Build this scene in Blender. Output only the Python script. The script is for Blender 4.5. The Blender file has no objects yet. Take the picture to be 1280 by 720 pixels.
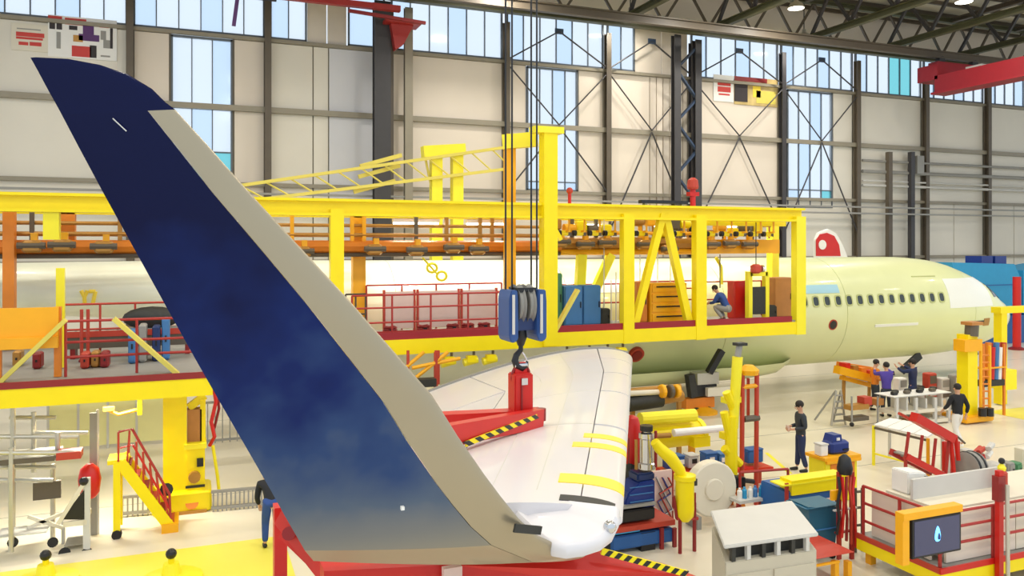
import bpy, bmesh, math, random
from mathutils import Vector, Matrix
random.seed(7)
SC = bpy.context.scene
COL = SC.collection
V = Vector

# ------------------------------------------------------------------ camera
# World axes: X runs along the hangar wall (and the fuselage), Y into the hangar, Z up.
YAW = math.atan2(1000, 2510)
SN, CS = math.sin(YAW), math.cos(YAW)
EYE = 5.6
cam_d = bpy.data.cameras.new('camera')
cam = bpy.data.objects.new('camera', cam_d); COL.objects.link(cam)
cam.location = (0, 0, EYE)
cam.rotation_euler = (math.pi / 2, 0, -YAW)
cam_d.sensor_width = 36; cam_d.lens = 1000 / 1280 * 36
cam_d.shift_y = -55 / 1280
cam_d.clip_start = 0.05; cam_d.clip_end = 400
SC.camera = cam

# ------------------------------------------------------------------ world, exposure
w = bpy.data.worlds.new('sky'); SC.world = w; w.use_nodes = True
bg = w.node_tree.nodes['Background']
bg.inputs[0].default_value = (0.80, 0.90, 1.0, 1); bg.inputs[1].default_value = 1.05
SC.view_settings.view_transform = 'Standard'; SC.view_settings.look = 'None'
SC.view_settings.exposure = 0.08; SC.view_settings.gamma = 1
LAMP_POWER = 430

# ------------------------------------------------------------------ measuring helpers
def ray(px):
    t = (px - 640) / 1000
    return SN + CS * t, CS - SN * t
def on_y(px, py, Y):
    rx, ry = ray(px); d = Y / ry
    return V((rx * d, Y, EYE - (py - 305) / 1000 * d))
def on_z(px, py, Z):
    rx, ry = ray(px); d = (EYE - Z) * 1000 / (py - 305)
    return V((rx * d, ry * d, Z))
def on_x(px, py, X):
    rx, ry = ray(px); d = X / rx
    return V((X, ry * d, EYE - (py - 305) / 1000 * d))
def floor_at(px, py): return on_z(px, py, 0)
def depth(p): return SN * p[0] + CS * p[1]

# ------------------------------------------------------------------ materials
def lin(c):
    return tuple(((x / 255) / 12.92 if x / 255 <= .04045 else ((x / 255 + .055) / 1.055) ** 2.4) for x in c)
MATS = {}
def mat(name, rgb, rough=.5, metal=0., var=.06, scale=3., bump=0., coat=0., spec=.5, emit=None, es=0.):
    m = bpy.data.materials.new(name); m.use_nodes = True
    nt = m.node_tree; b = nt.nodes['Principled BSDF']
    c = lin(rgb)
    tc = nt.nodes.new('ShaderNodeTexCoord')
    nz = nt.nodes.new('ShaderNodeTexNoise'); nz.inputs['Scale'].default_value = scale; nz.inputs['Detail'].default_value = 5
    nt.links.new(tc.outputs['Object'], nz.inputs['Vector'])
    mx = nt.nodes.new('ShaderNodeMix'); mx.data_type = 'RGBA'
    mx.inputs['A'].default_value = (*[x * (1 - var) for x in c], 1)
    mx.inputs['B'].default_value = (*[min(1, x * (1 + var)) for x in c], 1)
    nt.links.new(nz.outputs['Fac'], mx.inputs['Factor'])
    nt.links.new(mx.outputs['Result'], b.inputs['Base Color'])
    b.inputs['Roughness'].default_value = rough; b.inputs['Metallic'].default_value = metal
    b.inputs['Specular IOR Level'].default_value = spec
    if coat: b.inputs['Coat Weight'].default_value = coat; b.inputs['Coat Roughness'].default_value = .06
    if bump:
        bp = nt.nodes.new('ShaderNodeBump'); bp.inputs['Strength'].default_value = bump; bp.inputs['Distance'].default_value = .02
        n2 = nt.nodes.new('ShaderNodeTexNoise'); n2.inputs['Scale'].default_value = scale * 8
        nt.links.new(tc.outputs['Object'], n2.inputs['Vector'])
        nt.links.new(n2.outputs['Fac'], bp.inputs['Height']); nt.links.new(bp.outputs['Normal'], b.inputs['Normal'])
    if emit: b.inputs['Emission Color'].default_value = (*lin(emit), 1); b.inputs['Emission Strength'].default_value = es
    MATS[name] = m
    return m
M = MATS
mat('wall_cream', (228, 222, 208), .55, var=.05, scale=.6)
mat('wall_warm', (228, 216, 200), .55, var=.05, scale=.6)
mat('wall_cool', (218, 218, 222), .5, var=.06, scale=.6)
mat('wall_back_sheet', (150, 142, 126), .7)
mat('girt_steel', (150, 142, 124), .5, var=.08)
mat('dark_steel', (62, 60, 62), .5, var=.15)
mat('blue_steel', (48, 66, 92), .5, var=.12)
mat('brown_steel', (96, 86, 72), .5, var=.12)
mat('olive_steel', (84, 84, 56), .5, var=.15)
mat('mullion', (96, 104, 112), .5)
mat('roof_deck', (206, 198, 178), .6, var=.1, scale=.5)
mat('yellow', (250, 226, 10), .38, var=.06, spec=.4)
mat('lemon', (248, 234, 40), .4, var=.05)
mat('pale_yellow', (238, 232, 164), .55, var=.05)
mat('amber', (246, 176, 14), .42, var=.08)
mat('orange', (226, 132, 32), .45, var=.15)
mat('brass', (176, 128, 56), .4, metal=.3, var=.25)
mat('red', (204, 28, 20), .38, var=.08)
mat('brick_red', (188, 62, 42), .5, var=.12)
mat('deep_red', (140, 30, 30), .45, var=.12)
mat('crane_red', (150, 22, 34), .45, var=.1)
mat('rail_red', (170, 46, 40), .45, var=.1)
mat('black', (24, 24, 26), .4, var=.1)
mat('rubber', (34, 33, 32), .8)
mat('grey', (150, 148, 142), .5, var=.08)
mat('light_grey', (206, 204, 198), .5, var=.05)
mat('aluminium', (196, 192, 180), .32, metal=.6, var=.08)
mat('chrome', (210, 210, 212), .15, metal=.9, var=.03)
mat('white', (240, 238, 232), .45, var=.03)
mat('cream_board', (226, 218, 198), .5, var=.06)
mat('pink_board', (228, 198, 188), .5, var=.08)
mat('blue', (34, 92, 158), .42, var=.08)
mat('royal_blue', (26, 52, 128), .38, var=.1)
mat('hook_blue', (46, 82, 142), .4, var=.1)
mat('navy_box', (28, 50, 100), .35, var=.12)
mat('sky_blue', (42, 150, 200), .5, var=.08)
mat('teal_bin', (30, 96, 124), .45, var=.1)
mat('cabinet_blue', (66, 122, 178), .45, var=.12)
mat('green_box', (74, 134, 92), .5)
mat('primer_green', (224, 229, 174), .36, var=.07, scale=.8, coat=.4)
mat('cabinet_beige', (196, 188, 168), .5, var=.05)
mat('primer_pale', (234, 236, 214), .36, var=.05, scale=.8, coat=.25)
mat('primer_olive', (186, 192, 128), .42, var=.08, scale=.8)
mat('film_white', (238, 240, 234), .35, var=.03, scale=.8, coat=.3)
mat('wing_white', (222, 219, 222), .38, var=.03, scale=.5, coat=.2)
mat('wing_warm', (240, 222, 204), .4, var=.04)
mat('tape_yellow', (250, 220, 70), .5, var=.05)
mat('window_dark', (56, 66, 66), .25, var=.2, scale=6)
mat('cockpit_dark', (26, 28, 34), .12)
mat('patch_blue', (164, 208, 224), .4)
mat('gap_dark', (48, 48, 44), .6, var=.4, scale=12)
mat('skin', (206, 158, 128), .5)
mat('hair_dark', (36, 30, 28), .7)
mat('cloth_dark', (52, 58, 66), .8, var=.15, scale=8)
mat('cloth_navy', (34, 46, 84), .8, var=.15, scale=8)
mat('cloth_blue', (42, 74, 138), .8, var=.12, scale=8)
mat('cloth_purple', (84, 66, 158), .8, var=.12, scale=8)
mat('cloth_black', (26, 28, 34), .8, var=.15, scale=8)
mat('cloth_white', (224, 220, 214), .8, var=.06, scale=8)
mat('wood', (188, 128, 64), .55, var=.2)
mat('screen', (58, 60, 88), .15, emit=(70, 74, 110), es=.25)
mat('screen_glow', (120, 190, 255), .2, emit=(90, 180, 255), es=2.2)
mat('lamp_glow', (255, 255, 255), .3, emit=(255, 246, 226), es=9)
mat('rope', (222, 206, 96), .7)
mat('print_red', (206, 66, 58), .6)
mat('print_purple', (92, 52, 110), .6)
mat('print_black', (52, 44, 46), .6)

def noise_mix(name, c1, c2, scale, rough, **k):
    m = mat(name, c1, rough, **k); nt = m.node_tree
    mx = [n for n in nt.nodes if n.type == 'MIX'][0]
    mx.inputs['A'].default_value = (*lin(c1), 1); mx.inputs['B'].default_value = (*lin(c2), 1)
    nz = [n for n in nt.nodes if n.type == 'TEX_NOISE'][0]; nz.inputs['Scale'].default_value = scale
    return m
noise_mix('floor_epoxy', (222, 212, 188), (236, 228, 208), .22, .28, spec=.5)
noise_mix('floor_yellow', (240, 226, 60), (248, 238, 110), .5, .3)
noise_mix('poster_photo', (120, 84, 40), (248, 224, 150), 1.4, .5)

def glass(name, tint, tr):
    m = bpy.data.materials.new(name); m.use_nodes = True; nt = m.node_tree; nt.nodes.clear()
    o = nt.nodes.new('ShaderNodeOutputMaterial')
    a = nt.nodes.new('ShaderNodeBsdfTransparent'); a.inputs[0].default_value = (*lin(tint), 1)
    t = nt.nodes.new('ShaderNodeBsdfTranslucent'); t.inputs[0].default_value = (*lin(tint), 1)
    g = nt.nodes.new('ShaderNodeBsdfGlossy'); g.inputs[0].default_value = (.9, .95, 1, 1); g.inputs[1].default_value = .1
    m1 = nt.nodes.new('ShaderNodeMixShader'); m1.inputs[0].default_value = tr
    m2 = nt.nodes.new('ShaderNodeMixShader'); m2.inputs[0].default_value = .008
    L = nt.links
    L.new(a.outputs[0], m1.inputs[1]); L.new(t.outputs[0], m1.inputs[2])
    L.new(m1.outputs[0], m2.inputs[1]); L.new(g.outputs[0], m2.inputs[2]); L.new(m2.outputs[0], o.inputs[0])
    MATS[name] = m
glass('pane_clear', (250, 252, 254), .25)
glass('pane_teal', (188, 236, 238), .25)
glass('pane_blue', (238, 246, 254), .25)

# ------------------------------------------------------------------ mesh helpers
class MB:
    """collects shapes of one part; build() links them as one mesh object"""
    def __init__(s): s.v = []; s.f = []
    def add(s, vs, fs):
        n = len(s.v); s.v += [V(p) for p in vs]; s.f += [tuple(i + n for i in f) for f in fs]; return s
    def hexa(s, p):
        return s.add(p, [(0, 3, 2, 1), (4, 5, 6, 7), (0, 1, 5, 4), (1, 2, 6, 5), (2, 3, 7, 6), (3, 0, 4, 7)])
    def box(s, c, d, rz=0.):
        c = V(c); h = V(d) / 2; R = Matrix.Rotation(rz, 3, 'Z')
        return s.hexa([c + R @ V((x * h.x, y * h.y, z * h.z)) for z in (-1, 1) for x, y in ((-1, -1), (1, -1), (1, 1), (-1, 1))])
    def span(s, a, b):
        a, b = V(a), V(b); return s.box((a + b) / 2, [abs(b[i] - a[i]) for i in range(3)])
    def slab(s, a, b):
        """box between two points; the one further back is brought to the front plane for its width and height"""
        a, b = V(a), V(b)
        if a.y > b.y: a, b = b, a
        def back(p, Y):
            k = depth(p); px = 640 + 1000 * (CS * p.x - SN * p.y) / k; py = 305 + 1000 * (EYE - p.z) / k
            q = on_y(px, py, Y); return V((q.x, p.y, q.z))
        return s.span(a, back(b, a.y))
    def cbox(s, c, d, bev=.02, rz=0.):
        """box with chamfered vertical and top edges"""
        c = V(c); h = V(d) / 2; R = Matrix.Rotation(rz, 3, 'Z'); b = min(bev, h.x * .9, h.y * .9, h.z * .9)
        def ring(z, e):
            x, y = h.x - e, h.y - e; q = b
            return [c + R @ V((px, py, z)) for px, py in ((-x + q, -y), (x - q, -y), (x, -y + q), (x, y - q), (x - q, y), (-x + q, y), (-x, y - q), (-x, -y + q))]
        rs = [ring(-h.z, b), ring(-h.z + b, 0), ring(h.z - b, 0), ring(h.z, b)]
        return s.loft(rs, caps=True)
    def loft(s, rings, caps=True, closed=True):
        n = len(rings[0]); vs = [p for r in rings for p in r]; fs = []
        for i in range(len(rings) - 1):
            for j in range(n if closed else n - 1):
                a = i * n + j; b = i * n + (j + 1) % n
                fs.append((a, b, b + n, a + n))
        if caps and closed: fs += [tuple(reversed(range(n))), tuple(range((len(rings) - 1) * n, len(rings) * n))]
        return s.add(vs, fs)
    def beam(s, p, q, wd, ht=None, up=(0, 0, 1)):
        ht = ht or wd; p, q = V(p), V(q); d = (q - p).normalized(); u = V(up)
        if abs(d.dot(u)) > .98: u = V((0, 1, 0))
        r = d.cross(u).normalized(); u = r.cross(d)
        a, b = r * wd / 2, u * ht / 2
        return s.hexa([p - a - b, p + a - b, q + a - b, q - a - b, p - a + b, p + a + b, q + a + b, q - a + b])
    def ibeam(s, p, q, wd, ht, t=None, up=(0, 0, 1)):
        t = t or wd * .12; p, q = V(p), V(q); d = (q - p).normalized(); u = V(up)
        if abs(d.dot(u)) > .98: u = V((0, 1, 0))
        r = d.cross(u).normalized(); u = r.cross(d)
        for k in (-1, 1): s.beam(p + u * k * (ht - t) / 2, q + u * k * (ht - t) / 2, wd, t, u)
        return s.beam(p, q, t, ht - 2 * t, u)
    def tube(s, p, q, r, n=8, r2=None, caps=True):
        p, q = V(p), V(q); d = (q - p).normalized(); u = V((0, 0, 1)) if abs(d.z) < .9 else V((1, 0, 0))
        a = d.cross(u).normalized(); b = a.cross(d); r2 = r if r2 is None else r2
        rg = lambda c, rr: [c + (a * math.cos(i * 2 * math.pi / n) + b * math.sin(i * 2 * math.pi / n)) * rr for i in range(n)]
        return s.loft([rg(p, r), rg(q, r2)], caps)
    def path(s, pts, r, n=8, closed=False):
        pts = [V(p) for p in pts]; N = len(pts); rings = []; ref = None
        for i, p in enumerate(pts):
            if closed: d = (pts[(i + 1) % N] - pts[i - 1]).normalized()
            else: d = (pts[min(i + 1, N - 1)] - pts[max(i - 1, 0)]).normalized()
            if ref is None: ref = V((0, 0, 1)) if abs(d.z) < .9 else V((1, 0, 0))
            a = d.cross(ref).normalized(); ref = a.cross(d)
            rr = r[i] if isinstance(r, (list, tuple)) else r
            rings.append([p + (a * math.cos(k * 2 * math.pi / n) + ref * math.sin(k * 2 * math.pi / n)) * rr for k in range(n)])
        if closed: rings.append(rings[0])
        return s.loft(rings, caps=not closed)
    def lathe(s, c, prof, n=16, axis='Z'):
        """prof: list of (radius, height)"""
        c = V(c); rings = []
        for r, h in prof:
            rg = []
            for k in range(n):
                a = k * 2 * math.pi / n; x, y = r * math.cos(a), r * math.sin(a)
                rg.append(c + (V((x, y, h)) if axis == 'Z' else V((h, x, y)) if axis == 'X' else V((y, h, x))))
            rings.append(rg)
        return s.loft(rings)
    def prism(s, pts, dirv):
        """polygon (coplanar points) extruded by dirv"""
        n = len(pts); a = [V(p) for p in pts]; b = [p + V(dirv) for p in a]
        return s.add(a + b, [tuple(reversed(range(n))), tuple(range(n, 2 * n))] + [(i, (i + 1) % n, (i + 1) % n + n, i + n) for i in range(n)])
    def ball(s, c, r, n=10, m=6, sc=(1, 1, 1)):
        c = V(c); rings = []
        for i in range(m + 1):
            th = math.pi * (i + .02 * (i == 0) - .02 * (i == m)) / m
            rings.append([c + V((r * sc[0] * math.sin(th) * math.cos(k * 2 * math.pi / n), r * sc[1] * math.sin(th) * math.sin(k * 2 * math.pi / n), -r * sc[2] * math.cos(th))) for k in range(n)])
        return s.loft(rings)
    def build(s, name, m, parent=None, smooth=False, bevel=0., world=True):
        off = V((0, 0, 0)); p = parent
        while p is not None: off += p.location; p = p.parent
        if not world: off = V((0, 0, 0))
        me = bpy.data.meshes.new(name)
        me.from_pydata([tuple(p - off) for p in s.v], [], s.f); me.validate()
        bm = bmesh.new(); bm.from_mesh(me)
        bmesh.ops.recalc_face_normals(bm, faces=bm.faces)
        if bevel: bmesh.ops.bevel(bm, geom=list(bm.edges), offset=bevel, segments=2, affect='EDGES', clamp_overlap=True)
        bm.to_mesh(me); bm.free()
        me.materials.append(M[m] if isinstance(m, str) else m)
        o = bpy.data.objects.new(name, me); COL.objects.link(o)
        if parent is not None: o.parent = parent
        if smooth: smoothen(me)
        return o
def smoothen(me, ang=.7):
    for p in me.polygons: p.use_smooth = True
    bm = bmesh.new(); bm.from_mesh(me)
    for e in bm.edges:
        if len(e.link_faces) == 2 and e.calc_face_angle(0) > ang: e.smooth = False
    bm.to_mesh(me); bm.free()
def tag(o, label=None, cat=None, group=None, kind=None):
    if label: o['label'] = label
    if cat: o['category'] = cat
    if group: o['group'] = group
    if kind: o['kind'] = kind
    return o
def thing(name, loc, label, cat, group=None, rz=0., kind=None):
    o = bpy.data.objects.new(name, None); COL.objects.link(o); o.empty_display_size = .1
    o.location = loc; o.rotation_euler = (0, 0, rz)
    return tag(o, label, cat, group, kind)
def kids(o): return [c for c in COL.objects if c.parent == o]
def copy_tree(o, parent=None):
    c = o.copy(); COL.objects.link(c)
    if parent is not None: c.parent = parent
    for ch in list(o.children): copy_tree(ch, c)
    return c
def dup(o, loc, label=None, rz=None, group=None):
    c = copy_tree(o); c.location = loc
    if rz is not None: c.rotation_euler = (0, 0, rz)
    if label: c['label'] = label
    if group: c['group'] = group
    return c
def again(o, parent, loc):
    """another copy of one part (shared mesh) under the same thing, moved by loc"""
    c = o.copy(); COL.objects.link(c); c.parent = parent; c.location = o.location + V(loc); return c
def scatter(mb, name, m, parent, locs):
    """one part mesh, repeated at each place of locs (world) as a part of its own"""
    off = V((0, 0, 0)); p = parent
    while p is not None: off += p.location; p = p.parent
    first = None
    for l in locs:
        if first is None: first = mb.build(name, m, parent, world=False); o = first
        else: o = first.copy(); COL.objects.link(o)
        o.location = V(l) - off
    return first

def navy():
    """glossy navy livery paint, floor and hangar reflections painted in as a cloudy fade over the bare grey root"""
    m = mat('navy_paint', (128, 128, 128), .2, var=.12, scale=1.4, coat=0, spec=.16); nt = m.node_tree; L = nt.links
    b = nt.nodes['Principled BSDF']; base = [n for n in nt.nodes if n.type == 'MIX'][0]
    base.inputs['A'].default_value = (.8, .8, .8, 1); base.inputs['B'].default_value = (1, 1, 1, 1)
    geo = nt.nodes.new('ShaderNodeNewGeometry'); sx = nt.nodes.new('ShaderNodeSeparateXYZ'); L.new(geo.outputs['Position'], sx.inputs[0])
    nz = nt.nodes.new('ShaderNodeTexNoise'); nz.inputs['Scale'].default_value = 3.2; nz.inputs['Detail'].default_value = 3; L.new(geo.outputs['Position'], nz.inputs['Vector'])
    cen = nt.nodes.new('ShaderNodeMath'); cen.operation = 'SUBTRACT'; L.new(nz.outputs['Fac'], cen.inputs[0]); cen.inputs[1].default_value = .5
    up = nt.nodes.new('ShaderNodeMapRange'); L.new(sx.outputs['Z'], up.inputs['Value'])            # the painted reflections are even at the root, cloudy above
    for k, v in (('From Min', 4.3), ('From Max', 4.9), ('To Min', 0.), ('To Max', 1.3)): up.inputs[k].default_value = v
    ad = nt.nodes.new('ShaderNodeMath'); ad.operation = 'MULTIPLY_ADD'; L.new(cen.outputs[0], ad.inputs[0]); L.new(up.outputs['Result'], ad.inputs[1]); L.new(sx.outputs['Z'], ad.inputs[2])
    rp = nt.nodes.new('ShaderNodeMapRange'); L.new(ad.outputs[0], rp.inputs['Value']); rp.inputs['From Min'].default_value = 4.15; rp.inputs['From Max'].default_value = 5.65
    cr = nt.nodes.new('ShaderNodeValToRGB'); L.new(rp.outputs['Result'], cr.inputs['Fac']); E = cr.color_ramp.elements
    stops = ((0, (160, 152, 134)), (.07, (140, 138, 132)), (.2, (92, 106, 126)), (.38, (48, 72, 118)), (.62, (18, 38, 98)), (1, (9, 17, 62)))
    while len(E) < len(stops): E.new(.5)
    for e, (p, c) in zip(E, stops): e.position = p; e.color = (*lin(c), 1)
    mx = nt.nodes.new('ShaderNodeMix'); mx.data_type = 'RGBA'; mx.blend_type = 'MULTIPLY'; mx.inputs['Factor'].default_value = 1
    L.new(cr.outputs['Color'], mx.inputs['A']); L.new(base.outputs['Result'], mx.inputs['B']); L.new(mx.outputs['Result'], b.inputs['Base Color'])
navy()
mat('bare_metal', (172, 160, 136), .34, metal=.6, var=.04, scale=2)
# ================================================================== SETTING
fl = MB().span((-30, -14, -.3), (85, 41, 0)).build('floor', 'floor_epoxy'); tag(fl, 'glossy cream epoxy floor of the hangar', 'floor', kind='structure')
for i, (a, b) in enumerate([((-9, 13.2), (1.6, 15.9)), ((24.6, 17.2), (40, 19.0))]):
    o = MB().span((a[0], a[1], .0), (b[0], b[1], .004)).build('lane_marking', 'floor_yellow', fl)
a, b = floor_at(958, 566), floor_at(988, 592)
MB().beam(a + V((0, 0, .002)), b + V((0, 0, .002)), .1, .004).build('lane_marking', 'lemon', fl)
for y in (15.5, 19.0, 27.0):
    MB().span((-20, y, 0), (60, y + .02, .003)).build('floor_joint', 'grey', fl)
ce = MB().span((-25, -4, 20.6), (75, 41, 20.9)).build('ceiling', 'roof_deck'); tag(ce, 'pale ribbed roof deck above the trusses', 'ceiling', kind='structure')
for k in range(22):
    y = 1 + k * 1.85
    MB().ibeam((-25, y, 20.48), (75, y, 20.48), .14, .24).build('purlin', 'brown_steel', ce)

COLX = [-14.6, -8.6, -2.64, 3.3, 9.2, 15.5, 21.6, 27.2, 33.8, 39.8, 45.8, 51.7, 57.7, 63.7]
WY = 40.0
wbm = MB().span((-16, WY + .12, 0), (66, WY + .25, 7.85))
for x0, x1 in ((-16, -.95), (1.72, 16.8), (19.85, 34.4), (38.0, 66)): wbm.span((x0, WY + .12, 7.85), (x1, WY + .25, 15.3))
wb = wbm.build('wall_back', 'wall_back_sheet'); tag(wb, 'cream panelled long wall behind the fuselage', 'wall', kind='structure')
STRIPS = {2: (-.95, 1.72), 5: (16.8, 19.85), 8: (34.4, 38.0)}        # bay -> vertical window strip
ROWS = [(0.05, 4.7), (4.8, 8.35), (8.5, 11.9), (12.1, 15.25)]
def panel(x0, x1, z0, z1, m):
    MB().span((x0 + .03, WY, z0), (x1 - .03, WY + .12, z1)).build('wall_panel', m, wb)
tints = ['wall_cream', 'wall_cream', 'wall_warm', 'wall_cream', 'wall_warm', 'wall_warm', 'wall_warm', 'wall_warm', 'wall_cream', 'wall_cream', 'wall_cream', 'wall_cream', 'wall_cream']
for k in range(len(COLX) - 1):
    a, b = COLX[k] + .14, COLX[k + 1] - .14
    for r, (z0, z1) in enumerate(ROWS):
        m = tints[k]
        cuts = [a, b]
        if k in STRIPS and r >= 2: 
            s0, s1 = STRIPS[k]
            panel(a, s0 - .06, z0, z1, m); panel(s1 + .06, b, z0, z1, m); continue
        if k == 3: cuts = [a, 5.45, 6.2, b]                            # narrow-seamed bay, bluish reflections tinted into its last panels
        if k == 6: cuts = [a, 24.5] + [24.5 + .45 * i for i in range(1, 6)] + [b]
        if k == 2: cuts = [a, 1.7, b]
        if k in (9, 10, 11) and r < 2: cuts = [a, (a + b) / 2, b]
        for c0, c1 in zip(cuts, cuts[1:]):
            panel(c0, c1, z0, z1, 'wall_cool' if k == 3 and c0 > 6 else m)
# girts
n = 0
for z, h, yy in ((15.35, .16, WY - .1), (12.0, .26, WY - .18), (8.42, .18, WY - .14), (4.75, .18, WY - .14), (7.55, .1, WY - .9), (7.95, .1, WY - .9)):
    n += 1
    o = MB().span((-16, yy - .1, z - h / 2), (66, yy + .1, z + h / 2)).build('trim_%d' % n, 'girt_steel' if yy > WY - .5 else 'grey')
    tag(o, 'long horizontal steel rail number %s from the bottom along the back wall' % {15.35: 'six', 12.0: 'five', 8.42: 'four', 7.95: 'three', 7.55: 'two', 4.75: 'one'}[z], 'rail', kind='structure')
# windows
wn = 0
def window(x0, x1, z0, z1, npane, label, teal=(), rails=()):
    global wn; wn += 1
    o = thing('window_%d' % wn, ((x0 + x1) / 2, WY, z0), label, 'window', kind='structure')
    fr = MB()
    for z in (z0 + .05, z1 - .05): fr.span((x0, WY - .05, z - .05), (x1, WY + .1, z + .05))
    for x in (x0 + .04, x1 - .04): fr.span((x - .04, WY - .05, z0), (x + .04, WY + .1, z1))
    fr.build('window_frame', 'mullion', o)
    st = (x1 - x0) / npane
    if npane > 1: scatter(MB().box((0, 0, 0), (.045, .12, z1 - z0 - .2)), 'mullion', 'mullion', o, [(x0 + st * i, WY + .01, (z0 + z1) / 2) for i in range(1, npane)])
    cells = [z0 + .08] + list(rails) + [z1 - .08]
    for z in rails: MB().span((x0, WY - .05, z - .03), (x1, WY + .08, z + .03)).build('transom', 'mullion', o)
    for i in range(npane):
        for j in range(len(cells) - 1):
            m = 'pane_teal' if (i, j) in teal else 'pane_clear' if (i + j * 2) % 3 else 'pane_blue'
            MB().box((x0 + st * (i + .5), WY + .03, (cells[j] + cells[j + 1]) / 2), (st - .03, .02, cells[j + 1] - cells[j] - .02)).build('pane', m, o)
words_ = ['first', 'second', 'third', 'fourth', 'fifth', 'sixth', 'seventh', 'eighth', 'ninth', 'tenth', 'eleventh', 'twelfth', 'thirteenth']
for k in range(len(COLX) - 1):
    a, b = COLX[k] + .12, COLX[k + 1] - .12
    if k in (3, 6):
        c, d = (5.15, 7.1) if k == 3 else (23.5, b)
        window(a, c, 15.45, 18.4, 2, 'short high window at the left of the %s wall bay' % words_[k])
        panel(c, (c + d) / 2, 15.45, 18.4, 'wall_warm'); panel((c + d) / 2, d, 15.45, 18.4, 'wall_warm')
        if k == 3: window(7.15, 9.0, 15.45, 18.4, 1, 'single bluish high window beside the dark crane column')
        continue
    window(a, b, 15.45, 18.4, 6, 'high band window of the %s wall bay' % words_[k], teal={9: ((3, 0), (4, 0))}.get(k, ()) )
for k, (x0, x1) in STRIPS.items():
    z0 = {2: 8.5, 5: 8.5, 8: 7.9}[k]
    window(x0, x1, z0, 15.25, 4 if k != 2 else 3, 'tall window strip in the %s wall bay' % words_[k], rails=((9.9, 11.9) if k == 2 else (9.0, 12.05)), teal={2: ((1, 0), (2, 0))}.get(k, ((3, 0),) if k == 8 else ()))
MB().span((-16, WY + .1, 18.4), (66, WY + .2, 20.6)).build('wall_back', 'wall_warm', wb).name = 'wall_fascia'

# wall columns
for k, x in enumerate(COLX):
    o = thing('steel_column', (x, WY - .3, 0), 'slim brown steel wall column at the start of the %s bay' % (words_ + ['last'])[k], 'column', kind='structure')
    MB().ibeam((x, WY - .3, 0), (x, WY - .3, 17.4), .3, .34, .04, up=(0, 1, 0)).build('shaft', 'brown_steel' if k not in (7, 8) else 'dark_steel', o)
    MB().span((x - .25, WY - .5, 0), (x + .25, WY - .1, .04)).build('base_plate', 'dark_steel', o)
# two big lattice columns that carry the crane runway
for j, (pxa, pxb, lab) in enumerate(((472, 503, 'dark heavy crane column with a red bracket at its head'), (845, 871, 'dark lattice crane column with blue zigzag bars'))):
    ya = 38.6
    a, b = on_y(pxa, 100, ya), on_y(pxb, 100, ya + .5)
    o = thing('crane_column', ((a.x + b.x) / 2, ya, 0), lab, 'column', kind='structure')
    if j == 0:
        MB().ibeam((a.x + .2, ya, 0), (a.x + .2, ya, 17.4), .8, .5, .08, up=(0, 1, 0)).build('chord', 'dark_steel', o)
        MB().ibeam((b.x + .3, ya + .5, 0), (b.x + .3, ya + .5, 17.4), .4, .3, .05, up=(0, 1, 0)).build('chord', 'girt_steel', o)
        br = MB().prism([(a.x + .5, ya - .6, 16.3), (b.x + .3, ya - .6, 16.3), (b.x - .2, ya - .6, 15.3), (a.x + .75, ya - .6, 15.0)], (0, .5, 0))
        br.build('bracket', 'rail_red', o)
        MB().span((a.x + .2, ya - .9, 16.25), (b.x + .6, ya + .2, 16.4)).build('bearing_plate', 'rail_red', o)
    else:
        for p, m in ((a, 'dark_steel'), (b, 'dark_steel')):
            MB().ibeam((p.x, p.y, 0), (p.x, p.y, 17.4), .42, .4, .06, up=(0, 1, 0)).build('chord', m, o)
        for i in range(10):
            z = 2 + i * 1.5
            MB().beam((a.x, a.y, z) if i % 2 else (b.x, b.y, z), (b.x, b.y, z + 1.5) if i % 2 else (a.x, a.y, z + 1.5), .16, .12).build('lattice_bar', 'blue_steel', o)
# wind bracing of the wall
for j, (k, z0, z1) in enumerate(((5, 8.4, 12), (5, 12, 17.2), (6, 6.2, 12), (6, 12, 17.2), (7, 6.2, 12), (7, 12, 17.2), (8, 6.2, 12), (8, 12, 17.2))):
    a, b = COLX[k], COLX[k + 1]
    o = thing('wall_bracing', ((a + b) / 2, WY - .4, z0), 'thin crossed steel bracing rods, %s tier of the %s wall bay' % ('upper' if z0 > 10 else 'lower', words_[k]), 'bracing', kind='structure')
    if z1 > 15:
        c = ((a + b) / 2, WY - .4, z1)
        MB().tube((a, WY - .4, 15.4), c, .045, 6).build('rod', 'dark_steel', o); MB().tube((b, WY - .4, 15.4), c, .045, 6).build('rod', 'dark_steel', o)
        MB().box(c, (.5, .06, .3)).build('gusset_plate', 'blue_steel', o)
        MB().tube((a, WY - .4, 15.2), ((a + b) / 2, WY - .4, 12.1), .04, 6).build('rod', 'dark_steel', o); MB().tube((b, WY - .4, 15.2), ((a + b) / 2, WY - .4, 12.1), .04, 6).build('rod', 'dark_steel', o)
    else:
        MB().tube((a, WY - .4, z0), ((a + b) / 2, WY - .4, z1), .045, 6).build('rod', 'dark_steel', o)
        MB().tube((b, WY - .4, z0), ((a + b) / 2, WY - .4, z1), .045, 6).build('rod', 'dark_steel', o)
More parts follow.
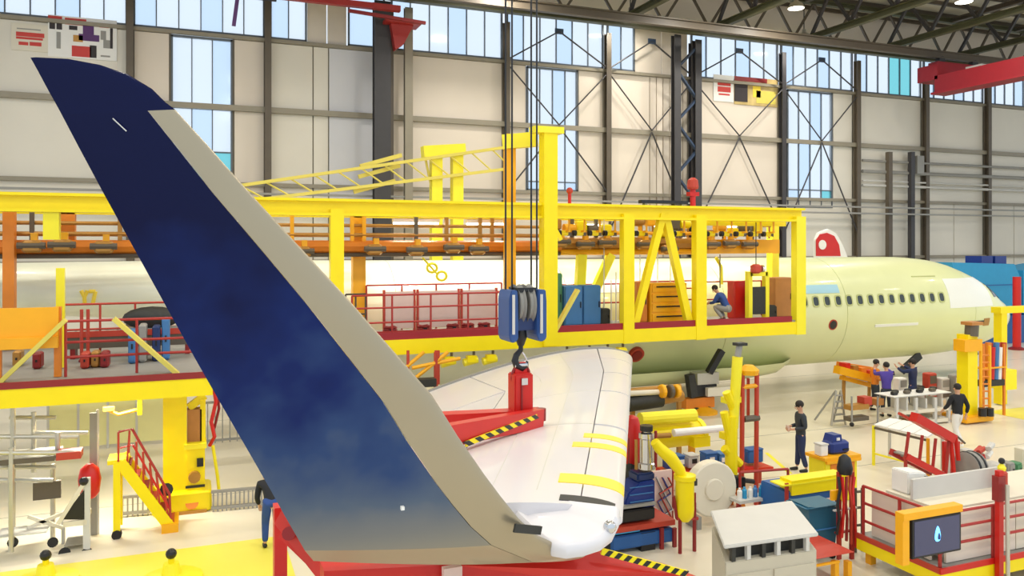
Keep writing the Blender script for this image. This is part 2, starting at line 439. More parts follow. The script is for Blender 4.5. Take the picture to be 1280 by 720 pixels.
# roof: eave girder along the wall and trusses towards the door side
o = thing('eave_girder', (20, 37.8, 17.3), 'long olive steel girder under the roof edge along the back wall', 'girder', kind='structure')
MB().ibeam((-16, 37.8, 17.6), (66, 37.8, 17.6), .4, .55, .08).build('chord', 'olive_steel', o)
MB().ibeam((-16, 37.8, 20.1), (66, 37.8, 20.1), .3, .3, .06).build('chord', 'olive_steel', o)
for i in range(27):
    x = -15 + i * 3
    MB().beam((x, 37.8, 17.8), (x + 1.5, 37.8, 20), .12).build('web_bar', 'brown_steel', o); MB().beam((x + 3, 37.8, 17.8), (x + 1.5, 37.8, 20), .12).build('web_bar', 'brown_steel', o)
tr0 = None
for k, x in enumerate(COLX):
    if tr0 is None:
        tr0 = thing('roof_truss', (x, 20, 17.4), 'dark steel roof truss across the hangar above the %s wall column' % (words_ + ['last'])[k], 'truss', 'roof trusses', kind='structure')
        MB().ibeam((x, 1, 17.75), (x, 37.6, 17.75), .3, .35, .06).build('chord', 'olive_steel', tr0)
        MB().ibeam((x, 1, 20.1), (x, 37.6, 20.1), .3, .3, .06).build('chord', 'brown_steel', tr0)
        for i in range(12):
            y = 1.2 + i * 3
            MB().beam((x, y, 17.9), (x, y + 1.5, 20), .16).build('web_bar', 'dark_steel', tr0); MB().beam((x, y + 3, 17.9), (x, y + 1.5, 20), .16).build('web_bar', 'dark_steel', tr0)
    else: dup(tr0, (x, 20, 17.4), 'dark steel roof truss across the hangar above the %s wall column' % (words_ + ['last'])[k])
# high-bay lamps
lamp0 = None
LP = [on_z(788, 22, 17.9), on_z(1005, 48, 17.9), on_z(995, 10, 17.9), on_z(1205, 2, 17.9), on_z(905, -8, 17.9), on_z(640, -30, 17.9), on_z(1100, -25, 17.9)]
LP += [V((x, y, 17.9)) for y in (-1, 8, 17, 26) for x in (-7, 3, 13, 24, 36, 47) if not (y > 20 and x > 20)]
for i, p in enumerate(LP):
    if lamp0 is None:
        lamp0 = thing('high_bay_lamp', p, 'lit lamp', 'lamp', 'high-bay lamps under the roof')
        MB().lathe(p, [(.42, -.02), (.44, 0), (.3, .25), (.12, .35), (.1, .55)], 16).build('reflector', 'aluminium', lamp0, True)
        MB().lathe(p, [(.4, -.03), (.4, -.005)], 16).build('lens', 'lamp_glow', lamp0)
        MB().tube(p + V((0, 0, .5)), p + V((0, 0, 2.4)), .03, 6).build('drop_rod', 'dark_steel', lamp0)
        L = lamp0
        ld = bpy.data.lights.new('lamp_light', 'AREA'); ld.shape = 'DISK'; ld.size = .9; ld.energy = LAMP_POWER; ld.color = (1, .95, .86)
        lo = bpy.data.objects.new('lamp_light', ld); COL.objects.link(lo); lo.parent = L; lo.location = (0, 0, -.06)
    else: L = dup(lamp0, p)
    L['label'] = ['lit round high-bay lamp just right of the tall yellow mast, by the wall', 'lit round high-bay lamp close above the wall windows, third bay from the lattice column', 'lit round high-bay lamp higher under the roof between two trusses', 'lit round high-bay lamp at the top edge above the red crane girder'][i] if i < 4 else 'round high-bay lamp under the roof, out of sight above the aircraft'
# ================================================================== MAIN FUSELAGE (nose at X = 33.5, axis Y = 25)
FY, NX = 25.0, 33.5
def interp(tab, x):
    if x <= tab[0][0]: return tab[0][1]
    for (a, va), (b, vb) in zip(tab, tab[1:]):
        if x <= b:
            t = (x - a) / (b - a); return va + (vb - va) * t
    return tab[-1][1]
def smooth_interp(tab, x):
    """Catmull-Rom through the table"""
    if x <= tab[0][0]: return tab[0][1]
    if x >= tab[-1][0]: return tab[-1][1]
    for i in range(len(tab) - 1):
        if x <= tab[i + 1][0]:
            p0, p1, p2, p3 = tab[max(i - 1, 0)], tab[i], tab[i + 1], tab[min(i + 2, len(tab) - 1)]
            h = p2[0] - p1[0]; t = (x - p1[0]) / h
            m1 = (p2[1] - p0[1]) / (p2[0] - p0[0]) * h; m2 = (p3[1] - p1[1]) / (p3[0] - p1[0]) * h
            return (2 * t ** 3 - 3 * t * t + 1) * p1[1] + (t ** 3 - 2 * t * t + t) * m1 + (-2 * t ** 3 + 3 * t * t) * p2[1] + (t ** 3 - t * t) * m2
TOPZ = [(0, 2.5), (.12, 2.78), (.45, 3.08), (1.15, 3.42), (2.1, 4.05), (3.2, 4.5), (4.3, 4.83), (5.5, 5.0), (7, 5.07), (25, 5.07), (34, 5.12), (42, 5.05)]
BOTZ = [(0, 2.5), (.12, 2.2), (.45, 1.88), (1.3, 1.45), (2.6, 1.15), (4.2, .99), (6, .93), (24.5, .93), (27.5, 1.3), (34.0, 3.3), (36.5, 3.6), (42, 3.9)]
HALF = [(0, .02), (.12, .3), (.45, .66), (1.2, 1.1), (2.4, 1.52), (3.8, 1.8), (5.2, 1.93), (6.5, 1.975), (24, 1.975), (28, 1.8), (34.5, 1.2), (42, .7)]
def fus_pt(X, a):
    """a: angle from crown, positive towards the camera side"""
    s = NX - X; zt, zb, hw = smooth_interp(TOPZ, s), smooth_interp(BOTZ, s), smooth_interp(HALF, s)
    zc = (zt + zb) / 2
    return V((X, FY - hw * math.sin(a), zc + (zt - zb) / 2 * math.cos(a)))
def fus_side(X, Z, out=0.):
    """point on the camera-side skin at height Z, and its outward normal"""
    s = NX - X; zt, zb, hw = smooth_interp(TOPZ, s), smooth_interp(BOTZ, s), smooth_interp(HALF, s)
    zc, hz = (zt + zb) / 2, (zt - zb) / 2
    c = max(-1, min(1, (Z - zc) / hz)); a = math.acos(c)
    p = V((X, FY - hw * math.sin(a), Z)); n = V((0, -math.sin(a) / hw, math.cos(a) / hz)).normalized()
    q = fus_pt(X - .3, a) - fus_pt(X + .3, a); n = (n - q.normalized() * n.dot(q.normalized())).normalized()
    return p + n * out, n
fus = thing('airliner_fuselage', (20, FY, .93), 'long pale green primed airliner fuselage with a row of small dark cabin windows', 'airplane')
def fus_section(x0, x1, name, m, shrink=.985, n=48):
    xs = [x0 + (x1 - x0) * i / 14 for i in range(15)]
    if x1 >= NX - .01: xs = [NX - v for v in (4, 3.4, 2.8, 2.3, 1.9, 1.5, 1.2, .9, .65, .45, .3, .2, .12, .06, .01)]
    mb = MB(); rings = []
    for i, x in enumerate(xs):
        rings.append([fus_pt(x, k * 2 * math.pi / n) for k in range(n)])
    mb.loft(rings)
    return mb.build(name, m, fus, smooth=True)
cuts = [(-8.4, -.6, 'tail_section', 'primer_pale'), (-.58, 5.6, 'fuselage_section', 'primer_pale'), (5.62, 11.2, 'fuselage_section', 'primer_pale'), (11.22, 17.2, 'fuselage_section', 'primer_green'), (17.22, 22.6, 'fuselage_section', 'primer_green'), (22.62, 29.48, 'fuselage_section', 'primer_green'), (29.5, NX, 'nose_section', 'primer_green')]
for x0, x1, nm, m in cuts: fus_section(x0, x1, nm, m)
for x in (-.59, 5.61, 11.21, 17.21, 22.61, 29.49):
    rg = [fus_pt(x, k * 2 * math.pi / 48) for k in range(48)]; c = fus_pt(x, 0).lerp(fus_pt(x, math.pi), .5)
    MB().loft([[c + (p - c) * .98 + V((dx, 0, 0)) for p in rg] for dx in (-.03, .03)]).build('joint_ring', 'primer_olive', fus)
def skin_patch(x0, x1, z0, z1, name, m, out=.02, parent=None, nx=4, nz=4):
    """a thin plate that follows the camera side of the fuselage skin"""
    a, b = [], []
    for i in range(nx + 1):
        for j in range(nz + 1):
            x, z = x0 + (x1 - x0) * i / nx, z0 + (z1 - z0) * j / nz
            a.append(fus_side(x, z, -.01)[0]); b.append(fus_side(x, z, out)[0])
    N = len(a); fs = []
    idx = lambda i, j: i * (nz + 1) + j
    for i in range(nx):
        for j in range(nz):
            q = (idx(i, j), idx(i + 1, j), idx(i + 1, j + 1), idx(i, j + 1)); fs.append(q); fs.append(tuple(k + N for k in reversed(q)))
    for i in range(nx):
        for j in (0, nz): fs.append((idx(i, j), idx(i + 1, j), idx(i + 1, j) + N, idx(i, j) + N))
    for j in range(nz):
        for i in (0, nx): fs.append((idx(i, j), idx(i, j + 1), idx(i, j + 1) + N, idx(i, j) + N))
    return MB().add(a + b, fs).build(name, m, parent or fus, smooth=True)
for i in range(14):                                                   # cabin windows, 0.53 m apart
    x = 20.62 + .527 * i; p, n = fus_side(x, 3.5)
    t = V((1, 0, 0)); u = n.cross(t).normalized()
    if u.z < 0: u = -u
    ring = lambda wd, hh, o: [p + n * o + t * wd * math.copysign(abs(math.cos(a)) ** .6, math.cos(a)) + u * hh * math.copysign(abs(math.sin(a)) ** .6, math.sin(a)) for a in [k * math.pi / 6 for k in range(12)]]
    fr = MB().loft([ring(.165, .22, .0), ring(.165, .22, .018), ring(.12, .165, .018)], caps=False).build('window_frame', 'primer_olive', fus)
    MB().loft([ring(.125, .17, .004), ring(.125, .17, .010)]).build('window_pane', 'window_dark', fr)
skin_patch(20.6, 22.35, 3.78, 4.08, 'blue_patch', 'patch_blue')
skin_patch(24.0, 26.2, 2.45, 2.55, 'pale_strip', 'film_white')
skin_patch(29.2, 30.1, 2.42, 2.47, 'dark_slot', 'gap_dark')
skin_patch(30.1, 30.5, 2.25, 2.55, 'access_door', 'brass')
p, nn = fus_side(21.93, 2.62)
MB().tube(p - nn * .03, p + nn * .015, .2, 18).build('port_rim', 'brick_red', fus); MB().tube(p - nn * .02, p + nn * .025, .16, 18).build('round_port', 'gap_dark', fus)
skin_patch(26.3, 27.6, 4.3, 4.33, 'seam_strip', 'primer_olive')
skin_patch(27.9, 30.8, 3.05, 4.2, 'white_panel', 'film_white', .012, nx=8, nz=8)
skin_patch(11.9, 13.4, 4.0, 4.4, 'white_panel', 'film_white', .012)
for x0, x1, z0, z1 in ((31.2, 31.85, 3.38, 3.9), (31.9, 32.35, 3.28, 3.58)):
    skin_patch(x0, x1, z0, z1, 'cockpit_window', 'cockpit_dark', .02)
# yellow test marks on the rear fuselage
def stroke(p, q):
    a, b = on_y(*p, FY - 1.0), on_y(*q, FY - 1.0); pts = [fus_side(a.x + (b.x - a.x) * t / 4, a.z + (b.z - a.z) * t / 4) for t in range(5)]
    MB().path([u + n * .01 for u, n in pts], .055, 6).build('yellow_mark', 'tape_yellow', fus)
for st_ in (((102, 363), (106, 371)), ((110, 363), (106, 371)), ((106, 371), (106, 380)), ((112, 364), (120, 364)), ((120, 364), (116, 380))): stroke(*st_)
# wing centre: belly fairing with the open gear bay, root ports
bf = MB(); n = 20
rings = []
for x, k in ((10.5, .55), (11.5, .95), (13, 1.0), (18.4, 1.0), (19.6, .9), (20.6, .55)):
    rings.append([V((x, FY - 2.25 * k * math.cos(a), 1.35 - .75 * k * math.sin(a) * (1 if math.sin(a) > 0 else -.7))) for a in [j * 2 * math.pi / n for j in range(n)]])
bf.loft(rings).build('belly_fairing', 'primer_green', fus, smooth=True)
p, nn = fus_side(13.7, 1.95)
MB().tube(p - nn * .05, p + nn * .12, .27, 18).build('root_port', 'brick_red', fus)
MB().tube(p + nn * .1, p + nn * .14, .19, 18).build('port_cover', 'deep_red', fus)
# nose gear doors
for x, dz, ang in ((27.0, .55, .9), (30.2, .55, .8)):
    MB().beam((x - .5, FY - .9, .5 + .0), (x + .5, FY - .9, 1.1), .06, .35).build('gear_door', 'black', fus)

# ================================================================== WING WITH WINGLET (tip towards the camera)
wing = thing('aircraft_wing', (2, 4.5, 3.9), 'white aircraft wing hanging from the crane hook, with a tall navy winglet', 'wing')
TIP_LE, TIP_TE = V((2.26, 3.98, 4.03)), V((.62, 4.05, 4.2))
ROOT_LE, ROOT_TE = V((10.75, 18.4, 2.55)), V((4.3, 18.4, 1.8))
def wing_frame(s):
    le = TIP_LE.lerp(ROOT_LE, s); te = TIP_TE.lerp(ROOT_TE, s)
    if s < .62: te = TIP_TE.lerp(V((4.0, 12.98, 2.75)), s / .62)
    else: te = V((4.0, 12.98, 2.75)).lerp(ROOT_TE, (s - .62) / .38)
    return le, te
def foil(c, th):
    """half thickness at chord fraction c (0 nose, 1 tail)"""
    return th * 5 * (.2969 * math.sqrt(max(c, 0)) - .126 * c - .3516 * c * c + .2843 * c ** 3 - .1015 * c ** 4)
def wing_point(s, c, up):
    le, te = wing_frame(s); ch = (te - le).length
    th = .11 + .04 * s
    p = le.lerp(te, c); p.z += up * foil(c, th) * ch * (1.0 if up > 0 else .8) + .012 * ch * math.sin(math.pi * c)
    return p
def wing_piece(s0, s1, c0, c1, name, m, ns=10, nc=10, parent=None, gap=.0, grow=0.):
    rings = []
    for i in range(ns + 1):
        s = s0 + (s1 - s0) * i / ns; r = []
        cs = [c0 + (c1 - c0) * (j / nc) ** (2 if c0 < .01 else 1) for j in range(nc + 1)]
        for c in reversed(cs): r.append(wing_point(s, c, 1) + V((0, 0, grow)))
        for c in (cs[1:] if c0 < .01 else cs): r.append(wing_point(s, c, -1) - V((0, 0, grow)))
        rings.append(r)
    return MB().loft(rings).build(name, m, parent or wing, smooth=True)
wing_piece(0.0, 1, .165, .70, 'wing_box', 'wing_white', 16, 10)
edges = [.0, .20, .40, .60, .80, .995]
for a, b in zip(edges, edges[1:]): wing_piece(a, b - .006, 0, .16, 'leading_edge_slat', 'wing_white', 8, 9)
for a, b, nm in ((.03, .25, 'aileron'), (.26, .61, 'flap'), (.625, .99, 'flap')): wing_piece(a, b, .705, .995, nm, 'wing_white', 6, 6)
# inboard end rib, dark
wing_piece(.985, 1.0, .02, .9, 'root_rib', 'grey', 1, 8, grow=.05)
# yellow tape across the leading edge, and the dark gap behind the outer slat
for s0, s1, c1, m in ((.033, .05, .26, 'tape_yellow'), (.116, .13, .24, 'tape_yellow'), (.146, .16, .2, 'tape_yellow')):
    wing_piece(s0, s1, 0, c1, 'tape_strip', m, 2, 8, grow=.006)
wing_piece(.004, .0125, .03, .24, 'slat_gap', 'gap_dark', 1, 8, grow=.004)
q = on_z(759, 658, 4.12)
MB().ball(q + V((.01, -.01, 0)), .035, 10, 6).build('tip_fitting', 'chrome', wing, smooth=True)
for s0 in (.2, .4, .6, .8): wing_piece(s0 - .0015, s0 + .0015, .17, .69, 'skin_seam', 'light_grey', 1, 8, grow=.002)
for c0 in (.33, .5): wing_piece(.02, .98, c0, c0 + .004, 'skin_seam', 'light_grey', 12, 1, grow=.002)

# winglet: stations from the wing tip up; each gives trailing and leading edge in space
def S(te, le, yt, yl): return (on_y(*te, yt), on_y(*le, yl))
ST = [(V((.62, 4.06, 4.2)), V((2.0, 4.02, 3.98))),
      (V((.56, 3.95, 4.185)), V((1.97, 3.90, 3.96))),
      (V((.5, 3.82, 4.19)), V((1.93, 3.79, 3.955))),
      S((392, 701), (712, 690), 3.67, 3.69),
      S((381, 688), (672, 670), 3.60, 3.62),
      S((370, 669), (648, 648), 3.56, 3.575),
      S((355, 643), (627, 622), 3.53, 3.54),
      S((338, 612), (606, 594), 3.505, 3.51),
      S((311, 565), (572, 545), 3.475, 3.48),
      S((282, 515), (540, 494), 3.45, 3.45),
      S((246, 452), (492, 439), 3.415, 3.415),
      S((207, 382), (437, 376), 3.38, 3.38),
      S((165, 306), (375, 309), 3.345, 3.345),
      S((128, 239), (312, 241), 3.315, 3.315),
      S((98, 183), (261, 183), 3.29, 3.29),
      S((77, 143), (219, 137), 3.27, 3.27)]
TIPS = [S((70, 130), (207, 128), 3.268, 3.268), S((62, 116), (190, 111), 3.262, 3.262), S((54, 101), (160, 93), 3.255, 3.255), S((47, 88), (125, 81), 3.25, 3.25), S((42, 79), (85, 73.5), 3.247, 3.247), S((38, 72), (45, 71.5), 3.245, 3.245)]
def winglet_ring(st, k, all_st, c0, c1, nc, tip=False):
    te, le = st; ch = (te - le).length; cd = (te - le).normalized()
    i = all_st.index(st); a, b = all_st[max(i - 1, 0)], all_st[min(i + 1, len(all_st) - 1)]
    sp = ((b[0] + b[1]) - (a[0] + a[1])).normalized()
    n = sp.cross(cd).normalized()
    if n.y + n.z * .9 > 0: n = -n                                     # towards the outboard (lower) face
    cs = [c0 + (c1 - c0) * (j / nc) ** (1.8 if c0 < .01 else 1) for j in range(nc + 1)]
    r = [le.lerp(te, c) + n * foil(c, .085) * ch * .8 for c in reversed(cs)]
    r += [le.lerp(te, c) - n * foil(c, .085) * ch for c in (cs[1:] if c0 < .01 else cs)]
    return r
WALL = ST + TIPS
def winglet_piece(sts, c0, c1, name, m, parent, nc=10):
    cc = (lambda st: (c0(st), c1(st))) if callable(c0) else (lambda st: (c0, c1))
    return MB().loft([winglet_ring(st, 0, WALL, *cc(st), nc) for st in sts]).build(name, m, parent, smooth=True)
SPL = [.13, .13, .14, .17, .23, .245, .255, .262, .266, .264, .262, .258, .26, .265, .262, .25]
split = lambda st: SPL[ST.index(st)]
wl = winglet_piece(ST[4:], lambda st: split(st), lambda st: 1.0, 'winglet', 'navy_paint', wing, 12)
winglet_piece(ST[:5], lambda st: split(st), lambda st: 1.0, 'root_fairing', 'bare_metal', wl, 12)
winglet_piece(ST, lambda st: 0.0, lambda st: split(st) - .004, 'leading_edge', 'bare_metal', wl, 9)
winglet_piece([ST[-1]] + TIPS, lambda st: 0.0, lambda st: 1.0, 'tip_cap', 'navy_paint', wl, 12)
MB().box(on_y(503, 635, 3.44), (.015, .02, .015)).build('drain_dot', 'white', wl)
MB().beam(on_y(141, 148, 3.24), on_y(158, 164, 3.24), .003, .004).build('scratch_mark', 'light_grey', wl)
# hinge fitting where the leading edge meets the wing
MB().beam(on_y(643, 660, 3.5), on_y(676, 663, 3.56), .012, .04).build('root_slot', 'gap_dark', wl)

# rounded white cap that closes the outer end of the slat
pts = [on_z(px, py, 4.16 if py < 650 else 4.11) for px, py in ((775, 632), (774, 645), (767, 660), (752, 671), (730, 678), (708, 681), (690, 678), (668, 663), (645, 641), (630, 618), (634, 606), (662, 611), (692, 622))]
cen = sum(pts, V((0, 0, 0))) / len(pts)
rr = lambda k, dz: [cen + (p - cen) * k + V((0, 0, dz)) for p in pts]
MB().loft([rr(.965, -.075), rr(.993, -.055), rr(1, -.035), rr(.985, -.015), rr(.93, 0)]).build('slat_end_cap', 'wing_white', wing, smooth=True)
# ================================================================== YELLOW GANTRY in front of the fuselage (plane Y = 21)
GY = 21.0
ga = thing('assembly_gantry', (9, GY, 0), 'big yellow steel assembly gantry with posts and a work deck along the fuselage', 'gantry')
gx = lambda px, Y=GY: on_y(px, 300, Y).x
XL, XR = -9.0, gx(1001)
MB().ibeam((XL, GY, 6.55), (XR, GY, 6.55), .42, .44, .07).build('long_beam', 'yellow', ga)
MB().ibeam((XL, GY + 1.9, 6.5), (XR - 1.2, GY + 1.9, 6.5), .3, .3, .05).build('long_beam', 'yellow', ga)
MB().span((.3, GY - .2, 2.66), (XR, GY + .2, 3.06)).build('deck_beam', 'yellow', ga)
MB().span((-9, 16.5, 2.68), (.35, 16.9, 3.02)).build('deck_beam', 'yellow', ga)
MB().span((.0, 16.6, 2.68), (.35, 21, 3.02)).build('cross_beam', 'yellow', ga)
MB().span((.3, GY - .15, 3.06), (XR, GY + 1.9, 3.114)).build('deck', 'grey', ga)
MB().span((-9, 16.55, 3.02), (.3, GY + 1.6, 3.074)).build('deck', 'grey', ga)
MB().span((.4, GY - .16, 3.06), (XR - .5, GY - .12, 3.25)).build('toe_board', 'crane_red', ga)
MB().span((-9, 16.48, 3.02), (.3, 16.53, 3.14)).build('toe_board', 'deep_red', ga)
for px, wd, m in ((420, .34, 'yellow'), (782, .36, 'yellow'), (872, .38, 'yellow'), (996, .38, 'lemon')):
    MB().span((gx(px) - wd / 2, GY - .215, 2.64), (gx(px) + wd / 2, GY + .05, 6.5)).build('post', m, ga)
for px, z0, m, wd in ((966, 3.6, 'lemon', .3), (448, 3.1, 'amber', .36), (85, 5.6, 'orange', .34)):
    x = gx(px, GY + 1.9); MB().span((x - wd / 2, GY + 1.75, z0), (x + wd / 2, GY + 2.05, 6.4)).build('post', m, ga)
x = gx(12, GY + 1.2); MB().span((x - .12, GY + 1.05, 3.1), (x + .12, GY + 1.35, 6.4)).build('post', 'orange', ga)
x = gx(65); MB().span((x - .16, GY - .15, 5.7), (x + .16, GY + .15, 6.4)).build('hanger', 'lemon', ga)
x = gx(76, 18.5); MB().span((x - .075, 18.4, 3.1), (x + .075, 18.55, on_y(76, 335, 18.5).z)).build('short_post', 'lemon', ga)
# tall masts
m0 = gx(683); MB().span((m0 - .21, GY - .32, 2.7), (m0 + .21, GY + .05, on_y(683, 160, GY).z)).build('mast', 'yellow', ga)
MB().span((m0 - .5, GY - .35, on_y(683, 168, GY).z), (m0 + .4, GY + .1, on_y(683, 160, GY).z)).build('mast_head', 'lemon', ga)
m1 = gx(637, GY + 1); MB().span((m1 - .14, GY + .85, 3.1), (m1 + .14, GY + 1.15, on_y(637, 168, GY + 1).z)).build('mast', 'amber', ga)
a, b = on_y(628, 178, GY + 1), on_y(672, 174, GY + .6)
MB().beam(a, b, .3, .42).build('mast_arm', 'lemon', ga)
# bracing of the bays
def brace(p, q, Y, wd, m='yellow', name='brace'): MB().beam(on_y(*p, Y), on_y(*q, Y), wd, .2, up=(0, 1, 0)).build(name, m, ga)
brace((828, 268), (790, 418), GY, .2); brace((831, 268), (864, 418), GY + .03, .22)
brace((690, 420), (722, 362), GY - .1, .09, 'rope'); brace((738, 375), (764, 318), GY + 1.5, .26, 'lemon'); brace((727, 318), (724, 372), GY + 1.5, .3, 'lemon')
brace((700, 300), (686, 275), GY, .12); 
brace((0, 478), (82, 400), 17.0, .08, 'rope', 'tie_bar'); brace((142, 398), (232, 476), 17.0, .08, 'rope', 'tie_bar')
# orange service rails between the posts and the fuselage
for z, r, Y, m in ((5.53, .17, GY + 1.5, 'orange'), (5.85, .06, GY + 1.5, 'brass'), (5.3, .06, GY + 1.5, 'brown_steel'), (6.12, .05, GY + 1.6, 'brass')):
    MB().tube((-9, Y, z), (gx(700, Y), Y, z), r, 8).build('service_rail', m, ga)
for z, r, Y, m in ((5.62, .2, GY + 1.5, 'brass'), (5.35, .1, GY + 1.5, 'amber'), (5.95, .06, GY + 1.5, 'amber')):
    MB().tube((gx(700, Y), Y, z), (gx(872, Y), Y, z), r, 8).build('service_rail', m, ga)
MB().span((gx(872, GY + 1.2), GY + 1.1, 5.28), (gx(972, GY + 1.2), GY + 1.4, 5.75)).build('service_rail', 'amber', ga)
MB().span((gx(872, GY + .9), GY + .8, 6.2), (gx(980, GY + .9), GY + 1.0, 6.5)).build('service_rail', 'yellow', ga)
# hangers between upper beam and service rails
for px in (40, 150, 365, 440, 455, 520, 558, 600, 615, 715, 745, 800, 850, 905, 940):
    x = gx(px, GY + 1.5); MB().span((x - .05, GY + 1.45, 5.5), (x + .05, GY + 1.55, 6.4)).build('hanger_rod', ['brass', 'brown_steel', 'amber'][px % 3], ga)
# clamp units riding on the service rails
cl0 = thing('rail_clamp', on_y(468, 312, GY + 1.13), 'x', 'clamp', 'clamps on the service rails'); p = cl0.location
MB().cbox(p, (.42, .3, .3), .05).build('clamp_body', 'brass', cl0); MB().tube(p + V((-.3, -.1, .02)), p + V((.3, -.1, .02)), .08, 8).build('clamp_shaft', 'brown_steel', cl0)
MB().box(p + V((.05, 0, .22)), (.14, .16, .2)).build('clamp_cap', 'amber', cl0)
names = []
spots = [(468, 312), (378, 315), (520, 313), (566, 310), (597, 312), (40, 308), (78, 307), (130, 309), (700, 303), (730, 306), (757, 304), (805, 306), (835, 312), (888, 306), (912, 305), (935, 306)]
for i, (px, py) in enumerate(spots):
    c = cl0 if i == 0 else dup(cl0, on_y(px, py, GY + (.9 if px > 870 else 1.13)))
    near = 'above the red railed deck bay' if 400 < px < 640 else 'left of the winglet' if px < 300 else 'at the edge of the winglet' if px < 400 else 'above the blue cabinet bay' if px < 770 else 'above the drawer cabinet bay' if px < 860 else 'in the right end bay'
    k = sum(1 for q in spots[:i] if (400 < q[0] < 640, q[0] < 300, q[0] < 400, q[0] < 770, q[0] < 860) == (400 < px < 640, px < 300, px < 400, px < 770, px < 860))
    c['label'] = ('first', 'second', 'third', 'fourth', 'fifth')[k] + ' brass clamp on the service rail ' + near
# hoist trolleys under the right half of the upper beam
HP = lambda px: V((on_y(px, 0, GY + .42).x, GY + .42, 5.925))
tro0 = thing('hoist_trolley', HP(705), 'x', 'hoist', 'hoist trolleys under the gantry beam'); p = tro0.location
MB().cbox(p, (.5, .3, .32), .06).build('motor_housing', 'yellow', tro0); MB().lathe(p + V((-.32, 0, 0)), [(.1, -.12), (.17, -.1), (.17, .1), (.1, .12)], 12, 'X').build('drum', 'black', tro0)
MB().tube(p + V((.1, -.5, .1)), p + V((.1, -.5, .79)), .06, 6).build('hanger', 'amber', tro0); MB().beam(p + V((.1, -.56, .12)), p + V((.1, -.1, .1)), .12).build('arm', 'amber', tro0); tro0.scale = (.5, .5, .5); MB().box(p + V((.34, 0, -.06)), (.2, .2, .2)).build('gear_box', 'brown_steel', tro0)
hs = [(705, 0), (724, 0), (743, 0), (762, 0), (801, 0), (848, 0), (889, 0), (907, 0), (925, 0), (943, 0), (959, 0)]
ordn = ('leftmost', 'second', 'third', 'fourth', 'fifth', 'sixth', 'seventh', 'eighth', 'ninth', 'tenth', 'eleventh', 'last')
for i, (px, py) in enumerate(hs):
    t = tro0 if i == 0 else dup(tro0, HP(px))
    t['label'] = ordn[i] + ' yellow and black hoist trolley under the gantry beam right of the mast'
# guard rails on the deck
def guard_rail(name, p, q, nposts, h, label, m='rail_red', group='red guard rails', r=.028, mids=(.5,), parent=None, cat='railing', toe=False):
    p, q = V(p), V(q); o = thing(name, p, label, cat, group)
    for k in (1.0,) + tuple(mids): MB().tube(p + V((0, 0, h * k)), q + V((0, 0, h * k)), r, 6).build('rail', m, o)
    scatter(MB().tube((0, 0, 0), (0, 0, h), r, 6), 'post', m, o, [p.lerp(q, i / (nposts - 1)) for i in range(nposts)])
    if toe: MB().beam(p + V((0, 0, .08)), q + V((0, 0, .08)), .02, .16).build('toe_board', m, o)
    return o
Y2 = GY + 1.66
guard_rail('guard_rail', (gx(440), GY, 3.12), (gx(630), GY, 3.12), 5, 1.12, 'red guard rail along the front of the deck left of the hook', mids=(.35, .7), toe=True)
guard_rail('guard_rail', (gx(458, Y2), Y2, 3.12), (gx(627, Y2), Y2, 3.12), 5, 1.3, 'red rear guard rail of the deck left of the hook, against the fuselage', mids=(.5, .8))
guard_rail('guard_rail', (gx(432, 22), 22, 3.12), (gx(457, 22.0), 22.0, 3.12), 3, 1.1, 'short grey railing gate at the left end of the red deck', 'brown_steel')
guard_rail('guard_rail', (gx(693, Y2), Y2, 3.12), (gx(775, Y2), Y2, 3.12), 4, 1.2, 'thin red railing behind the blue cabinet')
guard_rail('guard_rail', (gx(790, Y2), Y2, 3.12), (gx(868, Y2), Y2, 3.12), 4, 1.25, 'thin red railing behind the yellow drawer cabinet', mids=(.5, .8))
guard_rail('guard_rail', (gx(882, Y2), Y2, 3.12), (gx(985, Y2), Y2, 3.12), 4, 1.2, 'thin red railing in the right end bay of the gantry')
for i, (px0, px1) in enumerate(((478, 520), (520, 575), (575, 622))):    # pinkish screens on the deck
    o = thing('screen_panel', (gx(px0, 22.3), 22.3, 3.12), ('left', 'middle', 'right')[i] + ' one of three pinkish screens behind the red deck railing', 'screen', 'pink screens on the deck')
    MB().span((gx(px0, 22.3) + .04, 22.28, 3.2), (gx(px1, 22.3) - .04, 22.32, 4.25)).build('sheet', 'pink_board', o)
    for x in (gx(px0, 22.3) + .045, gx(px1, 22.3) - .045): MB().span((x - .03, 22.26, 3.12), (x + .03, 22.34, 4.3)).build('stile', 'brick_red', o)
for i, px in enumerate((488, 530, 566, 585, 605)):                    # red hose bundles / tools lying on the deck
    o = thing('coiled_hose', (gx(px, 21.4), 21.4, 3.12), ordn[i].replace('leftmost', 'first') + ' dark red coiled hose on the deck behind the red railing', 'hose', 'coiled hoses on the red deck')
    c = o.location
    MB().path([c + V((.16 * math.cos(a), .12 * math.sin(a), .06 + .02 * (k % 2) + .07 * (k // 8))) for k, a in enumerate([j * math.pi / 4 for j in range(24)])], .035, 6).build('coil', 'deep_red', o)
    MB().box(c + V((.0, 0, .16)), (.1, .3, .05)).build('strap', 'black', o)
